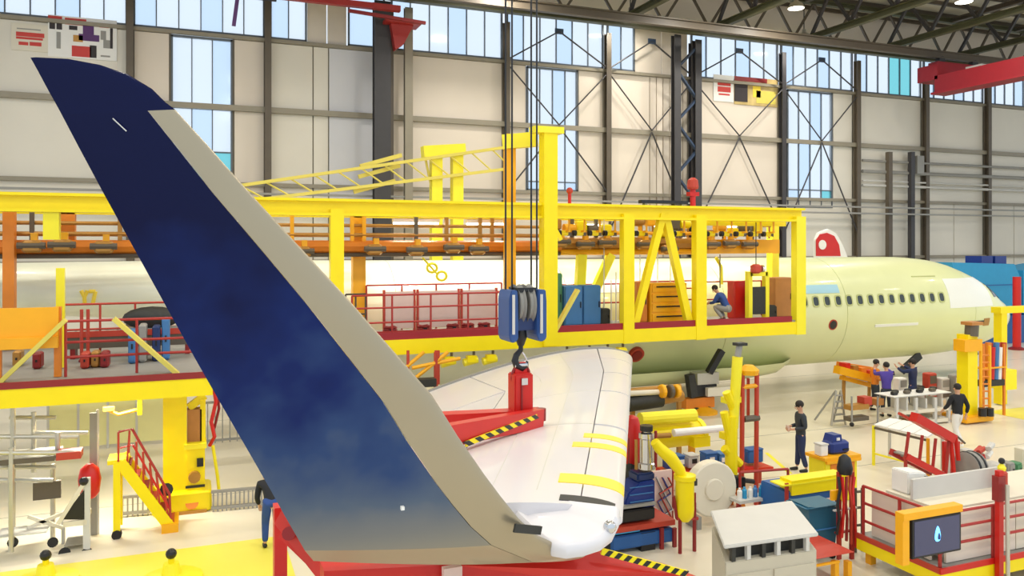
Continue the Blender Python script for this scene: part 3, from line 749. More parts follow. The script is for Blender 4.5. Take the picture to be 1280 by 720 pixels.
# furniture of the gantry deck
def cabinet(name, px0, px1, z0, h, Y, dp, label, m, shelves=0, doors=1, cat='cabinet', trim='black'):
    a, b = on_y(px0, 300, Y).x, on_y(px1, 300, Y).x
    o = thing(name, ((a + b) / 2, Y + dp / 2, z0), label, cat)
    MB().cbox(((a + b) / 2, Y + dp / 2, z0 + h / 2), (b - a, dp, h), .03).build('body', m, o)
    if shelves:
        for i in range(shelves):
            z = z0 + h * (i + .5) / shelves
            d = MB().span((a + .06, Y - .03, z - h / shelves * .4), (b - .06, Y + .01, z + h / shelves * .4)).build('drawer', m, o)
            MB().span((a + .2, Y - .06, z + .02), (b - .2, Y - .03, z + .06)).build('handle', trim, d)
    else:
        wd = (b - a) / doors
        for i in range(doors):
            d = MB().span((a + wd * i + .02, Y - .025, z0 + .06), (a + wd * (i + 1) - .02, Y, z0 + h - .04)).build('door', m, o)
            MB().span((a + wd * (i + 1) - .09, Y - .05, z0 + h * .45), (a + wd * (i + 1) - .06, Y - .02, z0 + h * .6)).build('handle', trim, d)
    return o
cabinet('tool_cabinet', 706, 728, 3.12, 1.22, 21.75, .5, 'left blue steel tool cabinet on the gantry deck', 'cabinet_blue')
cabinet('tool_cabinet', 729, 751, 3.12, 1.22, 21.75, .5, 'right blue steel tool cabinet on the gantry deck', 'cabinet_blue')
cabinet('tall_locker', 692, 703, 3.12, 1.6, 21.9, .4, 'narrow green locker beside the mast and blue cabinets', 'green_box')
cabinet('small_bin', 752, 763, 3.12, .5, 21.7, .4, 'small dark bin right of the blue cabinets', 'gap_dark')
cabinet('drawer_cabinet', 813, 859, 3.12, 1.25, 21.7, .5, 'yellow drawer cabinet with dark slots on the gantry deck', 'amber', 4)
cabinet('side_locker', 797, 809, 3.12, 1.3, 21.8, .45, 'tall orange locker left of the yellow drawer cabinet', 'orange')
cabinet('red_locker', 918, 933, 3.12, 1.25, 21.8, .4, 'bright red locker behind the crouching worker', 'red')
cabinet('brown_locker', 968, 990, 3.12, 1.35, 21.7, .5, 'brown wooden locker at the right end of the gantry deck', 'wood')
cabinet('small_crate', 960, 971, 3.12, .45, 21.4, .35, 'small dark crate in front of the brown locker', 'gap_dark')
o = thing('lift_frame', (gx(945, 21.4), 21.4, 3.12), 'yellow upright lift frame with a dark panel in the right end bay', 'lift')
for px in (936, 957): x = gx(px, 21.4); MB().span((x - .07, 21.3, 3.12), (x + .07, 21.5, 4.7)).build('upright', 'lemon', o)
MB().span((gx(936, 21.4), 21.32, 3.3), (gx(957, 21.4), 21.38, 4.2)).build('dark_panel', 'gap_dark', o); MB().span((gx(936, 21.4), 21.3, 4.55), (gx(957, 21.4), 21.5, 4.68)).build('head_bar', 'lemon', o)
p = on_y(945, 336, 21.1); o = thing('chain_hoist', p, 'small red chain hoist hanging in the right end bay', 'hoist')
MB().cbox(p, (.34, .26, .3), .06).build('housing', 'brick_red', o); MB().tube(p + V((0, 0, .1)), (p.x, p.y, 6.3), .015, 6).build('chain', 'black', o); MB().lathe(p + V((.24, 0, 0)), [(.05, -.06), (.12, -.04), (.12, .04), (.05, .06)], 12, 'X').build('chain_wheel', 'chrome', o)
p = on_y(866, 240, 21.0); o = thing('warning_beacon', (p.x, p.y, 6.775), 'red beacon post standing on the gantry top beam', 'beacon')
MB().tube((p.x, p.y, 6.775), (p.x, p.y, 7.4), .09, 10).build('post', 'red', o); MB().lathe((p.x, p.y, 7.3), [(.16, 0), (.18, .06), (.16, .28), (.06, .36)], 12).build('lamp', 'brick_red', o); MB().box((p.x, p.y, 7.15), (.34, .2, .12)).build('bracket', 'red', o)
p = on_y(712, 240, 21.0); o = thing('warning_beacon', (p.x, p.y, 6.775), 'tiny red fitting on the gantry top beam right of the mast', 'beacon')
MB().tube((p.x, p.y, 6.775), (p.x, p.y, 7.1), .05, 10).build('post', 'red', o); MB().ball((p.x, p.y, 7.15), .1).build('lamp', 'brick_red', o)
o = thing('cable_tray', (gx(830), GY, 6.78), 'dark slotted cable tray on the gantry top beam', 'cable tray')
MB().span((gx(800), GY - .1, 6.83), (gx(858), GY + .1, 6.93)).build('tray', 'black', o)
for px in (806, 852): MB().span((gx(px) - .04, GY - .08, 6.775), (gx(px) + .04, GY + .08, 6.83)).build('foot', 'grey', o)
# left deck: orange screen panel, rails, blue machine
o = thing('orange_guard', (gx(40, 17.2), 17.2, 3.1), 'big plain orange guard panel on the left gantry deck', 'guard')
a, b = on_y(-8, 386, 17.2), on_y(73, 420, 17.2)
MB().span((a.x, 17.18, b.z), (b.x, 17.28, a.z)).build('panel', 'amber', o); c = on_y(73, 434, 17.2)
MB().span((a.x, 17.1, c.z), (b.x, 17.35, b.z)).build('kick_panel', 'amber', o)
for px in (-5, 71): x = gx(px, 17.2); MB().span((x - .06, 17.28, 3.08), (x + .06, 17.4, a.z)).build('support', 'orange', o)
guard_rail('guard_rail', (gx(82, 17.25), 17.25, 3.08), (.2, 17.25, 3.08), 3, 1.05, 'red railing along the left gantry deck behind the tie bars', mids=(.35, .62))
guard_rail('guard_rail', (gx(80, 20.5), 20.5, 3.08), (.2, 20.5, 3.08), 5, 1.15, 'brownish rear railing of the left gantry deck under the tail', 'brick_red')
for i, (px, m, h) in enumerate(((165, 'cabinet_blue', .7), (178, 'grey', .8), (195, 'navy_box', .75), (207, 'cabinet_blue', .9))):
    cabinet('machine_box', px - 5, px + 5, 3.08, h, 18.6 + .1 * i, .5, ['pale blue machine box on the left deck, first from the red post', 'grey machine box between two blue ones on the left deck', 'navy machine box on the left deck', 'tall blue machine box nearest the winglet on the left deck'][i], m)
for i, (px, Y) in enumerate(((20, 19), (45, 18.5), (105, 18.2), (118, 18.3), (130, 18.2))):
    cabinet('parts_bin', px - 5, px + 6, 3.08, .32, Y, .4, ordn[i].replace('leftmost', 'first') + ' low brown parts bin on the left gantry deck floor', ['brass', 'deep_red', 'brick_red'][i % 3], cat='bin')
for i, px in enumerate((102, 110)):
    o = thing('slim_pole', (gx(px, 19.3), 19.3, 3.08), ('left', 'right')[i] + ' one of two thin red poles on the left deck', 'pole')
    MB().tube((gx(px, 19.3), 19.3, 3.08), (gx(px, 19.3), 19.3, 4.2), .035, 8).build('tube', 'brick_red', o); MB().lathe((gx(px, 19.3), 19.3, 3.08), [(.06, 0), (.06, .03), (.04, .06)], 12).build('foot', 'deep_red', o)

# yellow crane mast of the far side, behind the gantry
o = thing('jib_crane', on_y(557, 300, 31), 'pale yellow jib crane with twin posts standing behind the gantry', 'crane')
for px in (545, 571):
    a = on_y(px, 185, 31); MB().span((a.x - .22, 30.8, 0), (a.x + .22, 31.2, a.z)).build('post', 'lemon', o)
a, b = on_y(528, 190, 31), on_y(580, 187, 31); MB().beam(a, b, .5, .45).build('head_beam', 'lemon', o)
a, b = on_y(300, 232, 31), on_y(640, 183, 30.6)
MB().beam(a, b, .14, .12).build('boom_chord', 'rope', o); MB().beam(a + V((0, 0, -.6)), b + V((0, 0, -.9)), .14, .12).build('boom_chord', 'rope', o)
for i in range(12):
    t0, t1 = i / 12, (i + 1) / 12
    p, q = a.lerp(b, t0), (a + V((0, 0, -.6))).lerp(b + V((0, 0, -.9)), t1); MB().tube(p, q, .035, 5).build('lattice_bar', 'rope', o)
p = on_y(530, 190, 31); MB().tube(p, on_y(545, 262, 31), .05, 6).build('stay', 'rope', o)
for i, (px, py) in enumerate(((478, 200), (476, 213), (470, 232))): MB().beam(on_y(px - 28, py + 8, 31), on_y(px + 24, py - 6, 31), .12, .16).build('outrigger', 'rope', o)
# brown equipment at the back of the left deck
o = thing('brown_conveyor', V((on_y(160, 450, 19.8).x, 19.9, 3.08)), 'long brown roller conveyor at the back of the left gantry deck', 'conveyor')
xa, xb = on_y(84, 0, 19.8).x, on_y(240, 0, 19.8).x
MB().span((xa, 19.8, 3.3), (xb, 20.3, 3.55)).build('bed', 'brown_steel', o); MB().span((xa, 19.78, 3.55), (xb, 19.82, 3.68)).build('side_rail', 'brick_red', o)
for i in range(12): x = xa + (xb - xa) * (i + .5) / 12; MB().tube((x, 19.82, 3.6), (x, 20.3, 3.6), .05, 8).build('roller', 'grey', o)
for x in (xa + .1, (xa + xb) / 2, xb - .1): MB().span((x - .05, 19.82, 3.08), (x + .05, 20.28, 3.3)).build('leg', 'deep_red', o)
o = thing('grey_cover', V((on_y(190, 395, 20.1).x, 20.1, 3.64)), 'grey rounded canvas cover on the conveyor under the tail', 'cover')
c = o.location; MB().ball(c + V((0, 0, .27)), .62, 14, 8, (1, .4, .42)).build('canvas', 'gap_dark', o, smooth=True); MB().box(c + V((.3, -.26, .2)), (.12, .03, .1)).build('tag', 'white', o); MB().span(c + V((-.64, -.26, .02)), c + V((.64, .26, .05))).build('hem', 'grey', o)

rg = random.Random(3)
for i in range(16):                                                   # drives and valves between the beam and the service rails
    px = (694, 712, 726, 741, 757, 798, 812, 826, 842, 856, 886, 900, 916, 930, 946, 958)[i]; Y = GY + 1.5; p = on_y(px, rg.uniform(276, 294), Y); m = ('brass', 'amber', 'yellow', 'brown_steel', 'yellow')[i % 5]
    if i % 2: MB().lathe(p, [(.06, -.22), (.15, -.2), (.15, .14), (.1, .2)], 12, 'X').build('drive_unit', m, ga, smooth=True)
    else: MB().cbox(p, (.36, .24, .34), .04).build('drive_unit', m, ga)
    MB().tube(p + V((.12, 0, -.1)), V((p.x + .12, Y, 5.78)), .035, 6).build('drive_stem', 'brown_steel' if i % 3 else 'brass', ga)
for px, y0, y1 in ((800, 318, 372), (812, 318, 350), (822, 315, 392), (838, 315, 372), (846, 318, 360), (770, 340, 415), (764, 350, 415), (755, 262, 415), (900, 318, 360)):
    MB().tube(on_y(px, y0, GY + 1.3), on_y(px, y1, GY + 1.3), .018, 6).build('hanging_cable', 'light_grey' if px < 850 else 'brown_steel', ga)
a = on_y(895, 322, GY + 1.4); MB().path([a, a + V((.2, 0, -.3)), a + V((.22, 0, -.9))], .06, 8).build('yellow_duct', 'lemon', ga)
for px, py in ((540, 335), (552, 345)):                               # yellow rings painted pipe clamps on the fuselage side
    c = on_y(px, py, 22.55); MB().path([c + V((.15 * math.cos(t), 0, .13 * math.sin(t))) for t in [k * math.pi / 6 for k in range(12)]], .04, 6, closed=True).build('lifting_eye', 'lemon', ga)
MB().tube(on_y(528, 322, 22.55), on_y(546, 342, 22.55), .03, 6).build('eye_rod', 'lemon', ga)

# fluorescent work lights on the rear upper beam, shining on the fuselage
for i, px in enumerate((300, 520, 610, 735, 840, 930)):
    Y = GY + 1.88; x = gx(px, Y); p = V((x, Y, 6.2))
    o = thing('work_light', p, ordn[i].replace('leftmost', 'first') + ' fluorescent work light from the left under the rear gantry beam', 'lamp', 'work lights of the gantry')
    MB().span((x - .7, Y - .08, 6.23), (x + .7, Y + .08, 6.345)).build('housing', 'white', o); MB().tube((x - .68, Y, 6.2), (x + .68, Y, 6.2), .03, 8).build('tube', 'lamp_glow', o)
    ld = bpy.data.lights.new('work_light_lamp', 'AREA'); ld.shape = 'RECTANGLE'; ld.size = 1.3; ld.size_y = .12; ld.energy = 55; ld.color = (1, .96, .84)
    lo = bpy.data.objects.new('work_light_lamp', ld); COL.objects.link(lo); lo.parent = o; lo.location = (0, .02, -.05); lo.rotation_euler = (math.radians(35), 0, 0)
# ================================================================== CRANE HOOK, LIFTING YOKE, CRADLE
def dz(px, py, Y): return on_y(px, py, Y)
HY = 7.0
hk = thing('crane_hook_block', dz(651, 425, HY), 'blue crane hook block hanging on wire ropes above the red lifting yoke', 'crane hook')
a, b = dz(629, 362, HY), dz(675, 424, HY); s_ = (b.x - a.x)
for i, (u0, u1) in enumerate(((0, .24), (.74, 1.0))):
    x0, x1 = a.x + s_ * u0, a.x + s_ * u1; zt = a.z; zb = b.z
    MB().prism([(x0 + .02, HY - .16, zt), (x1 - .01, HY - .16, zt), (x1, HY - .16, zt - .1), (x1, HY - .16, zb + .03), (x1 - .03, HY - .16, zb), (x0 + .02, HY - .16, zb), (x0, HY - .16, zb + .05), (x0, HY - .16, zt - .08)], (0, .3, 0)).build('cheek_plate', 'hook_blue', hk, bevel=.008)
    MB().tube((x0 + .03, HY - .19, zt - .04), (x0 + .03, HY - .19, zb + .08), .014, 8).build('edge_guard', 'light_grey', hk)
for x in (a.x + s_ * .36, a.x + s_ * .62):
    MB().lathe((x, HY, (a.z + b.z) / 2 + .1), [(.05, -.03), (.19, -.03), (.16, -.01), (.16, .01), (.19, .03), (.05, .03)], 20, 'X').build('sheave', 'grey', hk, smooth=True)
MB().span((a.x + s_ * .2, HY - .1, b.z + .1), (a.x + s_ * .8, HY + .1, b.z + .22)).build('crosshead', 'navy_box', hk, bevel=.01)
MB().span((a.x + s_ * .25, HY - .12, a.z - .02), (a.x + s_ * .75, HY + .1, a.z + .02)).build('top_plate', 'black', hk)
c = dz(651, 424, HY)
MB().lathe(c, [(.05, .12), (.06, .02), (.045, -.02), (.03, -.06)], 14).build('swivel', 'black', hk, smooth=True)
pts = [c + V((x, 0, z)) for x, z in ((0, -.04), (0, -.1), (-.045, -.15), (-.06, -.2), (-.04, -.25), (.01, -.275), (.055, -.25), (.065, -.21))]
MB().path(pts, [.022, .024, .03, .034, .036, .036, .028, .012], 10).build('hook', 'black', hk, smooth=True)
MB().path([c + V((.055, -.02, -.2)), c + V((.03, -.02, -.15)), c + V((.005, -.02, -.12))], .008, 6).build('safety_latch', 'chrome', hk)
for px, y0 in ((632, 362), (640, 362), (664, 362), (671, 362)):
    q = dz(px, y0, HY); MB().tube(q, V((q.x, q.y, 20.3)), .009, 6).build('wire_rope', 'black', hk)
MB().path([c + V((.09 * math.cos(t), 0, -.33 + .11 * math.sin(t))) if 0 else c + V((.088 * math.cos(t), .0, -.36 + .13 * math.sin(t))) for t in [k * math.pi / 7 for k in range(14)]], .016, 8, closed=True).build('lifting_ring', 'deep_red', hk, smooth=True)

yk = thing('lifting_yoke', dz(650, 535, HY), 'red steel lifting yoke with an upright post on the wing', 'lifting yoke')
a, b = dz(639, 473, HY), dz(662, 534, HY)
MB().span((a.x, HY - .09, b.z - .02), (b.x, HY + .09, a.z)).build('post', 'red', yk, bevel=.012)
MB().span((a.x + .06, HY - .105, b.z + .02), (a.x + .075, HY - .09, a.z - .04)).build('weld_rib', 'deep_red', yk)
MB().prism([(a.x + .03, HY - .02, a.z), (b.x - .03, HY - .02, a.z), (b.x - .05, HY - .02, a.z + .1), (a.x + .05, HY - .02, a.z + .1)], (0, .04, 0)).build('lug', 'red', yk)
MB().tube((a.x + .03, HY, a.z + .07), (b.x - .03, HY, a.z + .07), .03, 12).build('pin', 'chrome', yk)
MB().box(((a.x + b.x) / 2, HY - .1, a.z - .07), (.06, .02, .06)).build('rating_plate', 'light_grey', yk)
MB().beam(dz(676, 523, HY), dz(520, 531, HY + .1), .16, .09).build('spreader_arm', 'red', yk)
MB().beam(dz(674, 529, HY - .1), dz(540, 556, HY - 1.1), .10, .17).build('spreader_arm', 'red', yk)
p, q = dz(676, 525, HY - .16), dz(582, 563, HY - .95)
def hazard(p, q, wd, n, parent, up=V((0, 0, 1)), lean=.5):
    p, q = V(p), V(q); d = (q - p) / n; nrm = d.cross(up).normalized()
    MB().beam(p, q, .012, wd).build('hazard_tape', 'yellow', parent)
    u = up.normalized() * wd / 2; pts = []
    for i in range(n):
        m = p + d * (i + .25)
        MB().prism([m - u - nrm * .008, m + d * .5 - u - nrm * .008, m + d * (.5 + lean) + u - nrm * .008, m + d * lean + u - nrm * .008], nrm * .016).build('black_stripe', 'black', parent)
hazard(p, q, .045, 8, yk)
MB().tube(dz(676, 517, HY), dz(676, 532, HY), .05, 10).build('end_boss', 'deep_red', yk)

yk.location.z += .05
cr = thing('wing_cradle', (1.5, 4.3, 0), 'red steel cradle frame under the wing tip with black and yellow edge', 'cradle')
pl = dz(350, 640, 4.75)
MB().span((pl.x - .035, 4.7, 0), (pl.x + .035, 4.8, pl.z + .04)).build('post', 'red', cr)
MB().beam(dz(356, 642, 4.6), dz(415, 716, 4.3), .09, .12).build('diagonal', 'red', cr)
MB().beam(dz(356, 662, 4.6), dz(420, 724, 4.4), .06, .08).build('diagonal', 'red', cr)
MB().tube(dz(361, 667, 4.3), dz(361, 667, 4.5), .035, 12).build('pivot', 'deep_red', cr)
a, b = V((.72, 4.1, 3.98)), V((2.08, 3.9, 3.78))
MB().prism([dz(405, 714, 4.1), dz(560, 706, 4.05), dz(745, 690, 4.0), dz(850, 717, 3.85), dz(960, 760, 3.75), dz(960, 800, 3.75), dz(800, 745, 3.9), dz(690, 722, 4.0), dz(560, 728, 4.05), dz(405, 738, 4.1)], (0, .14, 0)).build('side_beam', 'red', cr)
hazard(dz(752, 689, 3.93), dz(858, 717, 3.82), .035, 9, cr)
MB().span((dz(565, 712, 4.0).x - .05, 3.98, 3.7), (dz(565, 712, 4.0).x + .05, 4.02, dz(565, 708, 4.0).z)).build('pad', 'pink_board', cr)
for x, y in ((2.3, 4.05), (.75, 4.25)): MB().span((x - .06, y, 0), (x + .06, y + .12, 3.75)).build('post', 'red', cr)
MB().span((.5, 4.2, 0), (2.6, 4.4, .12)).build('floor_beam', 'red', cr)
MB().beam((pl.x, 4.75, .1), (.75, 4.3, .1), .1, .12).build('floor_beam', 'red', cr)

# ================================================================== LEFT FLOOR AREA
f0 = floor_at(228, 640)
tw = thing('support_tower', f0, 'massive yellow support tower holding up the left gantry deck', 'tower')
TX, TY = f0.x, f0.y + .3
xx = lambda px: on_y(px, 500, TY).x
zz = lambda py: on_y(228, py, TY).z
MB().ibeam((xx(219), TY, .25), (xx(219), TY, 2.66), .46, .5, .08, up=(0, 1, 0)).build('column', 'yellow', tw)
MB().cbox((xx(228), TY, .22), (1.15, .9, .44), .04).build('base', 'yellow', tw); MB().span((xx(196), TY - .5, 0), (xx(258), TY + .5, .06)).build('floor_plate', 'brass', tw)
MB().span((xx(232), TY - .3, zz(612)), (xx(256), TY + .2, zz(556))).build('gear_housing', 'yellow', tw, bevel=.03)
MB().span((xx(234), TY - .1, zz(552)), (xx(252), TY + .2, zz(512))).build('back_panel', 'wood', tw)
MB().span((xx(230), TY - .35, zz(558)), (xx(258), TY + .2, zz(552))).build('shelf', 'lemon', tw)
MB().span((xx(250), TY - .1, zz(556)), (xx(257), TY + .2, zz(500))).build('side_post', 'yellow', tw)
MB().span((xx(246), TY - .36, zz(580)), (xx(254), TY - .3, zz(570))).build('control_box', 'black', tw)
MB().tube((xx(243), TY - .3, zz(592)), (xx(243), TY - .42, zz(592)), .12, 12).build('motor', 'brass', tw); MB().tube((xx(240), TY - .3, zz(625)), (xx(240), TY - .45, zz(622)), .13, 12).build('motor', 'orange', tw)
MB().span((xx(232), TY - .32, zz(606)), (xx(256), TY - .3, zz(603))).build('slot', 'gap_dark', tw)
MB().beam((xx(236), TY, zz(510)), (xx(256), TY, zz(496)), .12, .16).build('knee_brace', 'yellow', tw)
o = thing('hanging_hose', V((xx(268), TY, 1.6)), 'red coiled air hose hanging from the deck right of the yellow tower', 'hose')
MB().path([(xx(266), TY, 2.66), (xx(270), TY, zz(505)), (xx(264), TY - .05, zz(530)), (xx(268), TY - .1, zz(548)), (xx(262), TY, zz(560))], .04, 8).build('hose_loop', 'red', o, smooth=True)
MB().path([(xx(270), TY + .1, 2.66), (xx(274), TY + .1, zz(515)), (xx(268), TY + .1, zz(540))], .03, 8).build('hose_loop', 'deep_red', o, smooth=True)
MB().path([(xx(266), TY, zz(560)), (xx(272), TY, zz(600)), (xx(274), TY, zz(620))], .035, 8).build('yellow_cord', 'lemon', o)
# grey slatted barriers behind
def barrier(name, p, q, n, h, label, m='grey'):
    p, q = V(p), V(q); o = thing(name, p, label, 'barrier', 'grey slatted barriers')
    for z in (h, .08): MB().beam(p + V((0, 0, z)), q + V((0, 0, z)), .06, .06).build('rail', m, o)
    scatter(MB().box((0, 0, h / 2), (.03, .03, h)), 'bar', m, o, [p.lerp(q, (i + .5) / n) for i in range(n)]); return o
barrier('slatted_barrier', floor_at(264, 640), floor_at(340, 633), 14, .42, 'low grey slatted barrier on the floor between the tower and the standing man')
barrier('slatted_barrier', floor_at(150, 647), floor_at(188, 644), 6, .42, 'short low slatted barrier left of the yellow tower base')
p, q = on_y(256, 585, 22), on_y(345, 582, 22); p.z = q.z = .02
o = barrier('slatted_barrier', (p.x, 24, 0), (q.x + .6, 24, 0), 12, 1.15, 'tall grey slatted barrier in the distance beneath the tail')
# yellow mobile steps
f = floor_at(146, 673); D = depth(f); k = D / 1000
st = thing('mobile_steps', f, 'yellow mobile steps with red handrails left of the tower', 'steps')
def sp(px, py, off=0.): return on_y(px, py, f.y + off)
W2 = .55
top = sp(150, 577); bot = sp(215, 662); n = 6
for o_ in (0, W2):
    MB().beam(top + V((0, o_, 0)), bot + V((0, o_, 0)), .06, .2).build('stringer', 'yellow', st)
for i in range(n):
    c = top.lerp(bot, (i + .6) / n); MB().box(c + V((0, W2 / 2, .06)), (.2, W2, .03)).build('tread', 'brick_red' if i % 2 else 'deep_red', st)
MB().span((sp(134, 577).x, f.y, top.z - .05), (sp(160, 577).x, f.y + W2, top.z + .03)).build('platform', 'yellow', st)
for px in (146,):
    for o_ in (0, W2): MB().span((sp(px, 0).x - .06, f.y + o_ - .04, .08), (sp(px, 0).x + .06, f.y + o_ + .04, top.z)).build('leg', 'yellow', st)
for o_ in (0, W2):
    MB().path([sp(148, 540, o_), sp(165, 536, o_), sp(212, 618, o_), sp(213, 660, o_)], .025, 8).build('handrail', 'rail_red', st)
    MB().path([sp(150, 560, o_), sp(166, 556, o_), sp(213, 638, o_)], .02, 8).build('handrail', 'red', st)
    for t in (0, .17, .33, .5, .66, .83): MB().tube(sp(162, 538, o_).lerp(sp(212, 618, o_), t), top.lerp(bot, t + .12) + V((0, o_, 0)), .02, 6).build('rail_post', 'brick_red', st)
    MB().tube(sp(148, 540, o_), sp(148, 577, o_), .022, 6).build('rail_post', 'brick_red', st)
    MB().tube(sp(146, 668, o_) - V((0, .06, 0)), sp(146, 668, o_) + V((0, .06, 0)), .09, 12).build('caster', 'rubber', st)
    MB().tube(sp(211, 668, o_) - V((0, .06, 0)), sp(211, 668, o_) + V((0, .06, 0)), .09, 12).build('caster', 'rubber', st)
MB().box(sp(213, 655, W2 / 2), (.3, .7, .22)).build('foot_block', 'amber', st)
o = thing('arm_lamp', sp(140, 512, 1.2), 'thin yellow arm lamp sticking out above the mobile steps', 'lamp')
MB().path([sp(134, 512, 1.2), sp(148, 518, 1.2), sp(172, 512, 1.2)], .035, 6).build('arm', 'amber', o); MB().box(sp(136, 511, 1.2), (.2, .12, .08)).build('lamp_head', 'brass', o); MB().span((sp(172, 512, 1.2).x, f.y + 1.1, sp(172, 518, 1.2).z), (sp(178, 512, 1.2).x, f.y + 1.3, 3.0)).build('bracket', 'lemon', o)
for i, (px, py) in enumerate(((205, 630), (208, 612))): MB().tube(sp(px, py, W2 + .05), sp(px, py, W2 + .16), .13, 10).build('drive_wheel', 'gap_dark', st)
pz = on_y(60, 560, 24.5); pq = on_y(206, 496, 24.5)  # added screen, its colour stands in for yellow light reflected below the deck
o = thing('yellow_glow_screen', V(((pz.x + pq.x) / 2, 24.5, 0)), 'added pale yellow screen standing in for reflected light far behind the mobile steps', 'added screen')
for i in range(4): MB().span((pz.x + (pq.x - pz.x) * i / 4 + .02, 24.5, .1), (pz.x + (pq.x - pz.x) * (i + 1) / 4 - .02, 24.56, 1.9)).build('panel', 'pale_yellow', o)
for i in range(5): x = pz.x + (pq.x - pz.x) * i / 4; MB().span((x - .03, 24.48, 0), (x + .03, 24.58, 1.95)).build('post', 'light_grey', o)
# long light tube under the deck
o = thing('tube_light', on_y(105, 505, 18), 'bright white tube light under the left gantry deck', 'lamp')
MB().span((on_y(64, 0, 18).x, 17.85, 2.5), (on_y(150, 0, 18).x, 18.15, 2.62)).build('tube', 'lamp_glow', o); MB().span((on_y(62, 0, 18).x, 17.82, 2.62), (on_y(152, 0, 18).x, 18.18, 2.67)).build('housing', 'white', o)
ld = bpy.data.lights.new('tube_light_lamp', 'AREA'); ld.shape = 'RECTANGLE'; ld.size = 1.6; ld.size_y = .25; ld.energy = 130; ld.color = (1, .95, .78)
lo = bpy.data.objects.new('tube_light_lamp', ld); COL.objects.link(lo); lo.parent = o; lo.location = V((on_y(107, 0, 18).x, 18, 2.48)) - o.location
# grey aluminium work stands
f = floor_at(106, 688); gy = f.y
gp = lambda px, py, off=0.: on_y(px, py, gy + off)
ws = thing('work_stand', f, 'grey aluminium work stand with tube frame and tray shelves at the left edge', 'work stand')
for px, y0, y1, off in ((16, 510, 672, .6), (14, 560, 690, 0), (66, 580, 690, .9), (42, 515, 590, .9), (72, 540, 575, .3)):
    MB().tube(gp(px, y0, off), gp(px, y1, off), .045, 8).build('upright', 'aluminium', ws)
for y, x0, x1, off in ((546, -10, 98, .6), (566, -10, 100, 0), (584, -10, 70, .6), (600, -10, 66, .6), (522, 12, 70, .9), (541, 40, 110, .9)):
    MB().tube(gp(x0, y, off), gp(x1, y, off), .04, 8).build('cross_tube', 'aluminium', ws)
MB().slab(gp(-10, 582, .0), gp(70, 572, .9)).build('tray', 'grey', ws); MB().slab(gp(-10, 583, -.02), gp(68, 570, .0)).build('tray_edge', 'brown_steel', ws)
MB().slab(gp(70, 576, -.05), gp(101, 564, .3)).build('red_tray', 'brick_red', ws)
MB().slab(gp(-6, 672, 0), gp(58, 666, .5)).build('shelf', 'light_grey', ws)
for px in (16, 66): MB().tube(gp(px, 678, .0), gp(px, 678, .06), .09, 12).build('caster', 'rubber', ws)
for i, (y0, y1) in enumerate(((603, 612), (615, 624))):
    MB().slab(gp(42, y1, .8), gp(75, y0, 1.0)).build('drawer_box', 'grey', ws)
MB().slab(gp(41, 626, .75), gp(76, 601, .79)).build('box_frame', 'brown_steel', ws)
tl = thing('scissor_trolley', f, 'cream tilting trolley with a dark side panel beside the grey work stand', 'trolley')
MB().slab(gp(99, 688), gp(108, 598, .1)).build('leg', 'light_grey', tl); MB().slab(gp(72, 688, .5), gp(76, 640, .6)).build('leg', 'light_grey', tl)
MB().prism([gp(72, 650), gp(101, 650), gp(101, 612)], (0, .06, 0)).build('side_panel', 'black', tl)
MB().beam(gp(68, 655), gp(103, 600), .07).build('tilt_arm', 'cream_board', tl)
MB().slab(gp(74, 660), gp(104, 650, .7)).build('table_top', 'cream_board', tl)
for a, b in (((30, 646), (74, 660)), ((30, 660), (74, 642))): MB().beam(gp(*a, .3), gp(*b, .3), .06).build('scissor_arm', 'cream_board', tl)
MB().slab(gp(75, 684, .1), gp(104, 680, .6)).build('tie_bar', 'grey', tl)
for px in (104, 76): MB().tube(gp(px, 692, -.02), gp(px, 692, .06), .1, 12).build('caster', 'rubber', tl)
MB().ball(gp(100, 602), .08).build('knob', 'black', tl)
tl.location.x += .06
sg = thing('tall_sheet', gp(118, 688, .8), 'tall grey metal sheet standing on edge right of the trolley', 'sheet')
MB().slab(gp(112, 690, .8), gp(121, 516, .86)).build('sheet', 'grey', sg); MB().tube(gp(122, 690, .83), gp(122, 512, .83), .03, 6).build('edge_tube', 'light_grey', sg)
o = thing('red_jacket', gp(110, 622, .6), 'red and black jacket hanging on the tall grey sheet', 'jacket')
MB().lathe(gp(112, 622, .55), [(.1, 0), (.17, .1), (.2, .35), (.16, .55), (.06, .64)], 12).build('body', 'red', o, smooth=True); MB().lathe(gp(107, 628, .62), [(.05, 0), (.09, .1), (.1, .5), (.05, .62)], 10).build('sleeve', 'black', o, smooth=True)
MB().ball(gp(112, 585, .55), .09).build('hood', 'black', o)
for i, (px, py) in enumerate(((57, 722), (214, 720))):
    p = floor_at(px, py + 6); o = thing('floor_bollard', p, ('yellow floor pedestal with black knob at the bottom edge near the trolley', 'yellow floor pedestal with black knob at the bottom edge below the mobile steps')[i], 'pedestal')
    MB().lathe(p, [(.5, 0), (.5, .06), (.16, .12), (.12, .3)], 16).build('base', 'lemon', o); MB().tube(p + V((0, 0, .3)), p + V((0, 0, .42)), .05, 8).build('stem', 'yellow', o); MB().ball(p + V((0, 0, .45)), .09).build('knob', 'black', o)
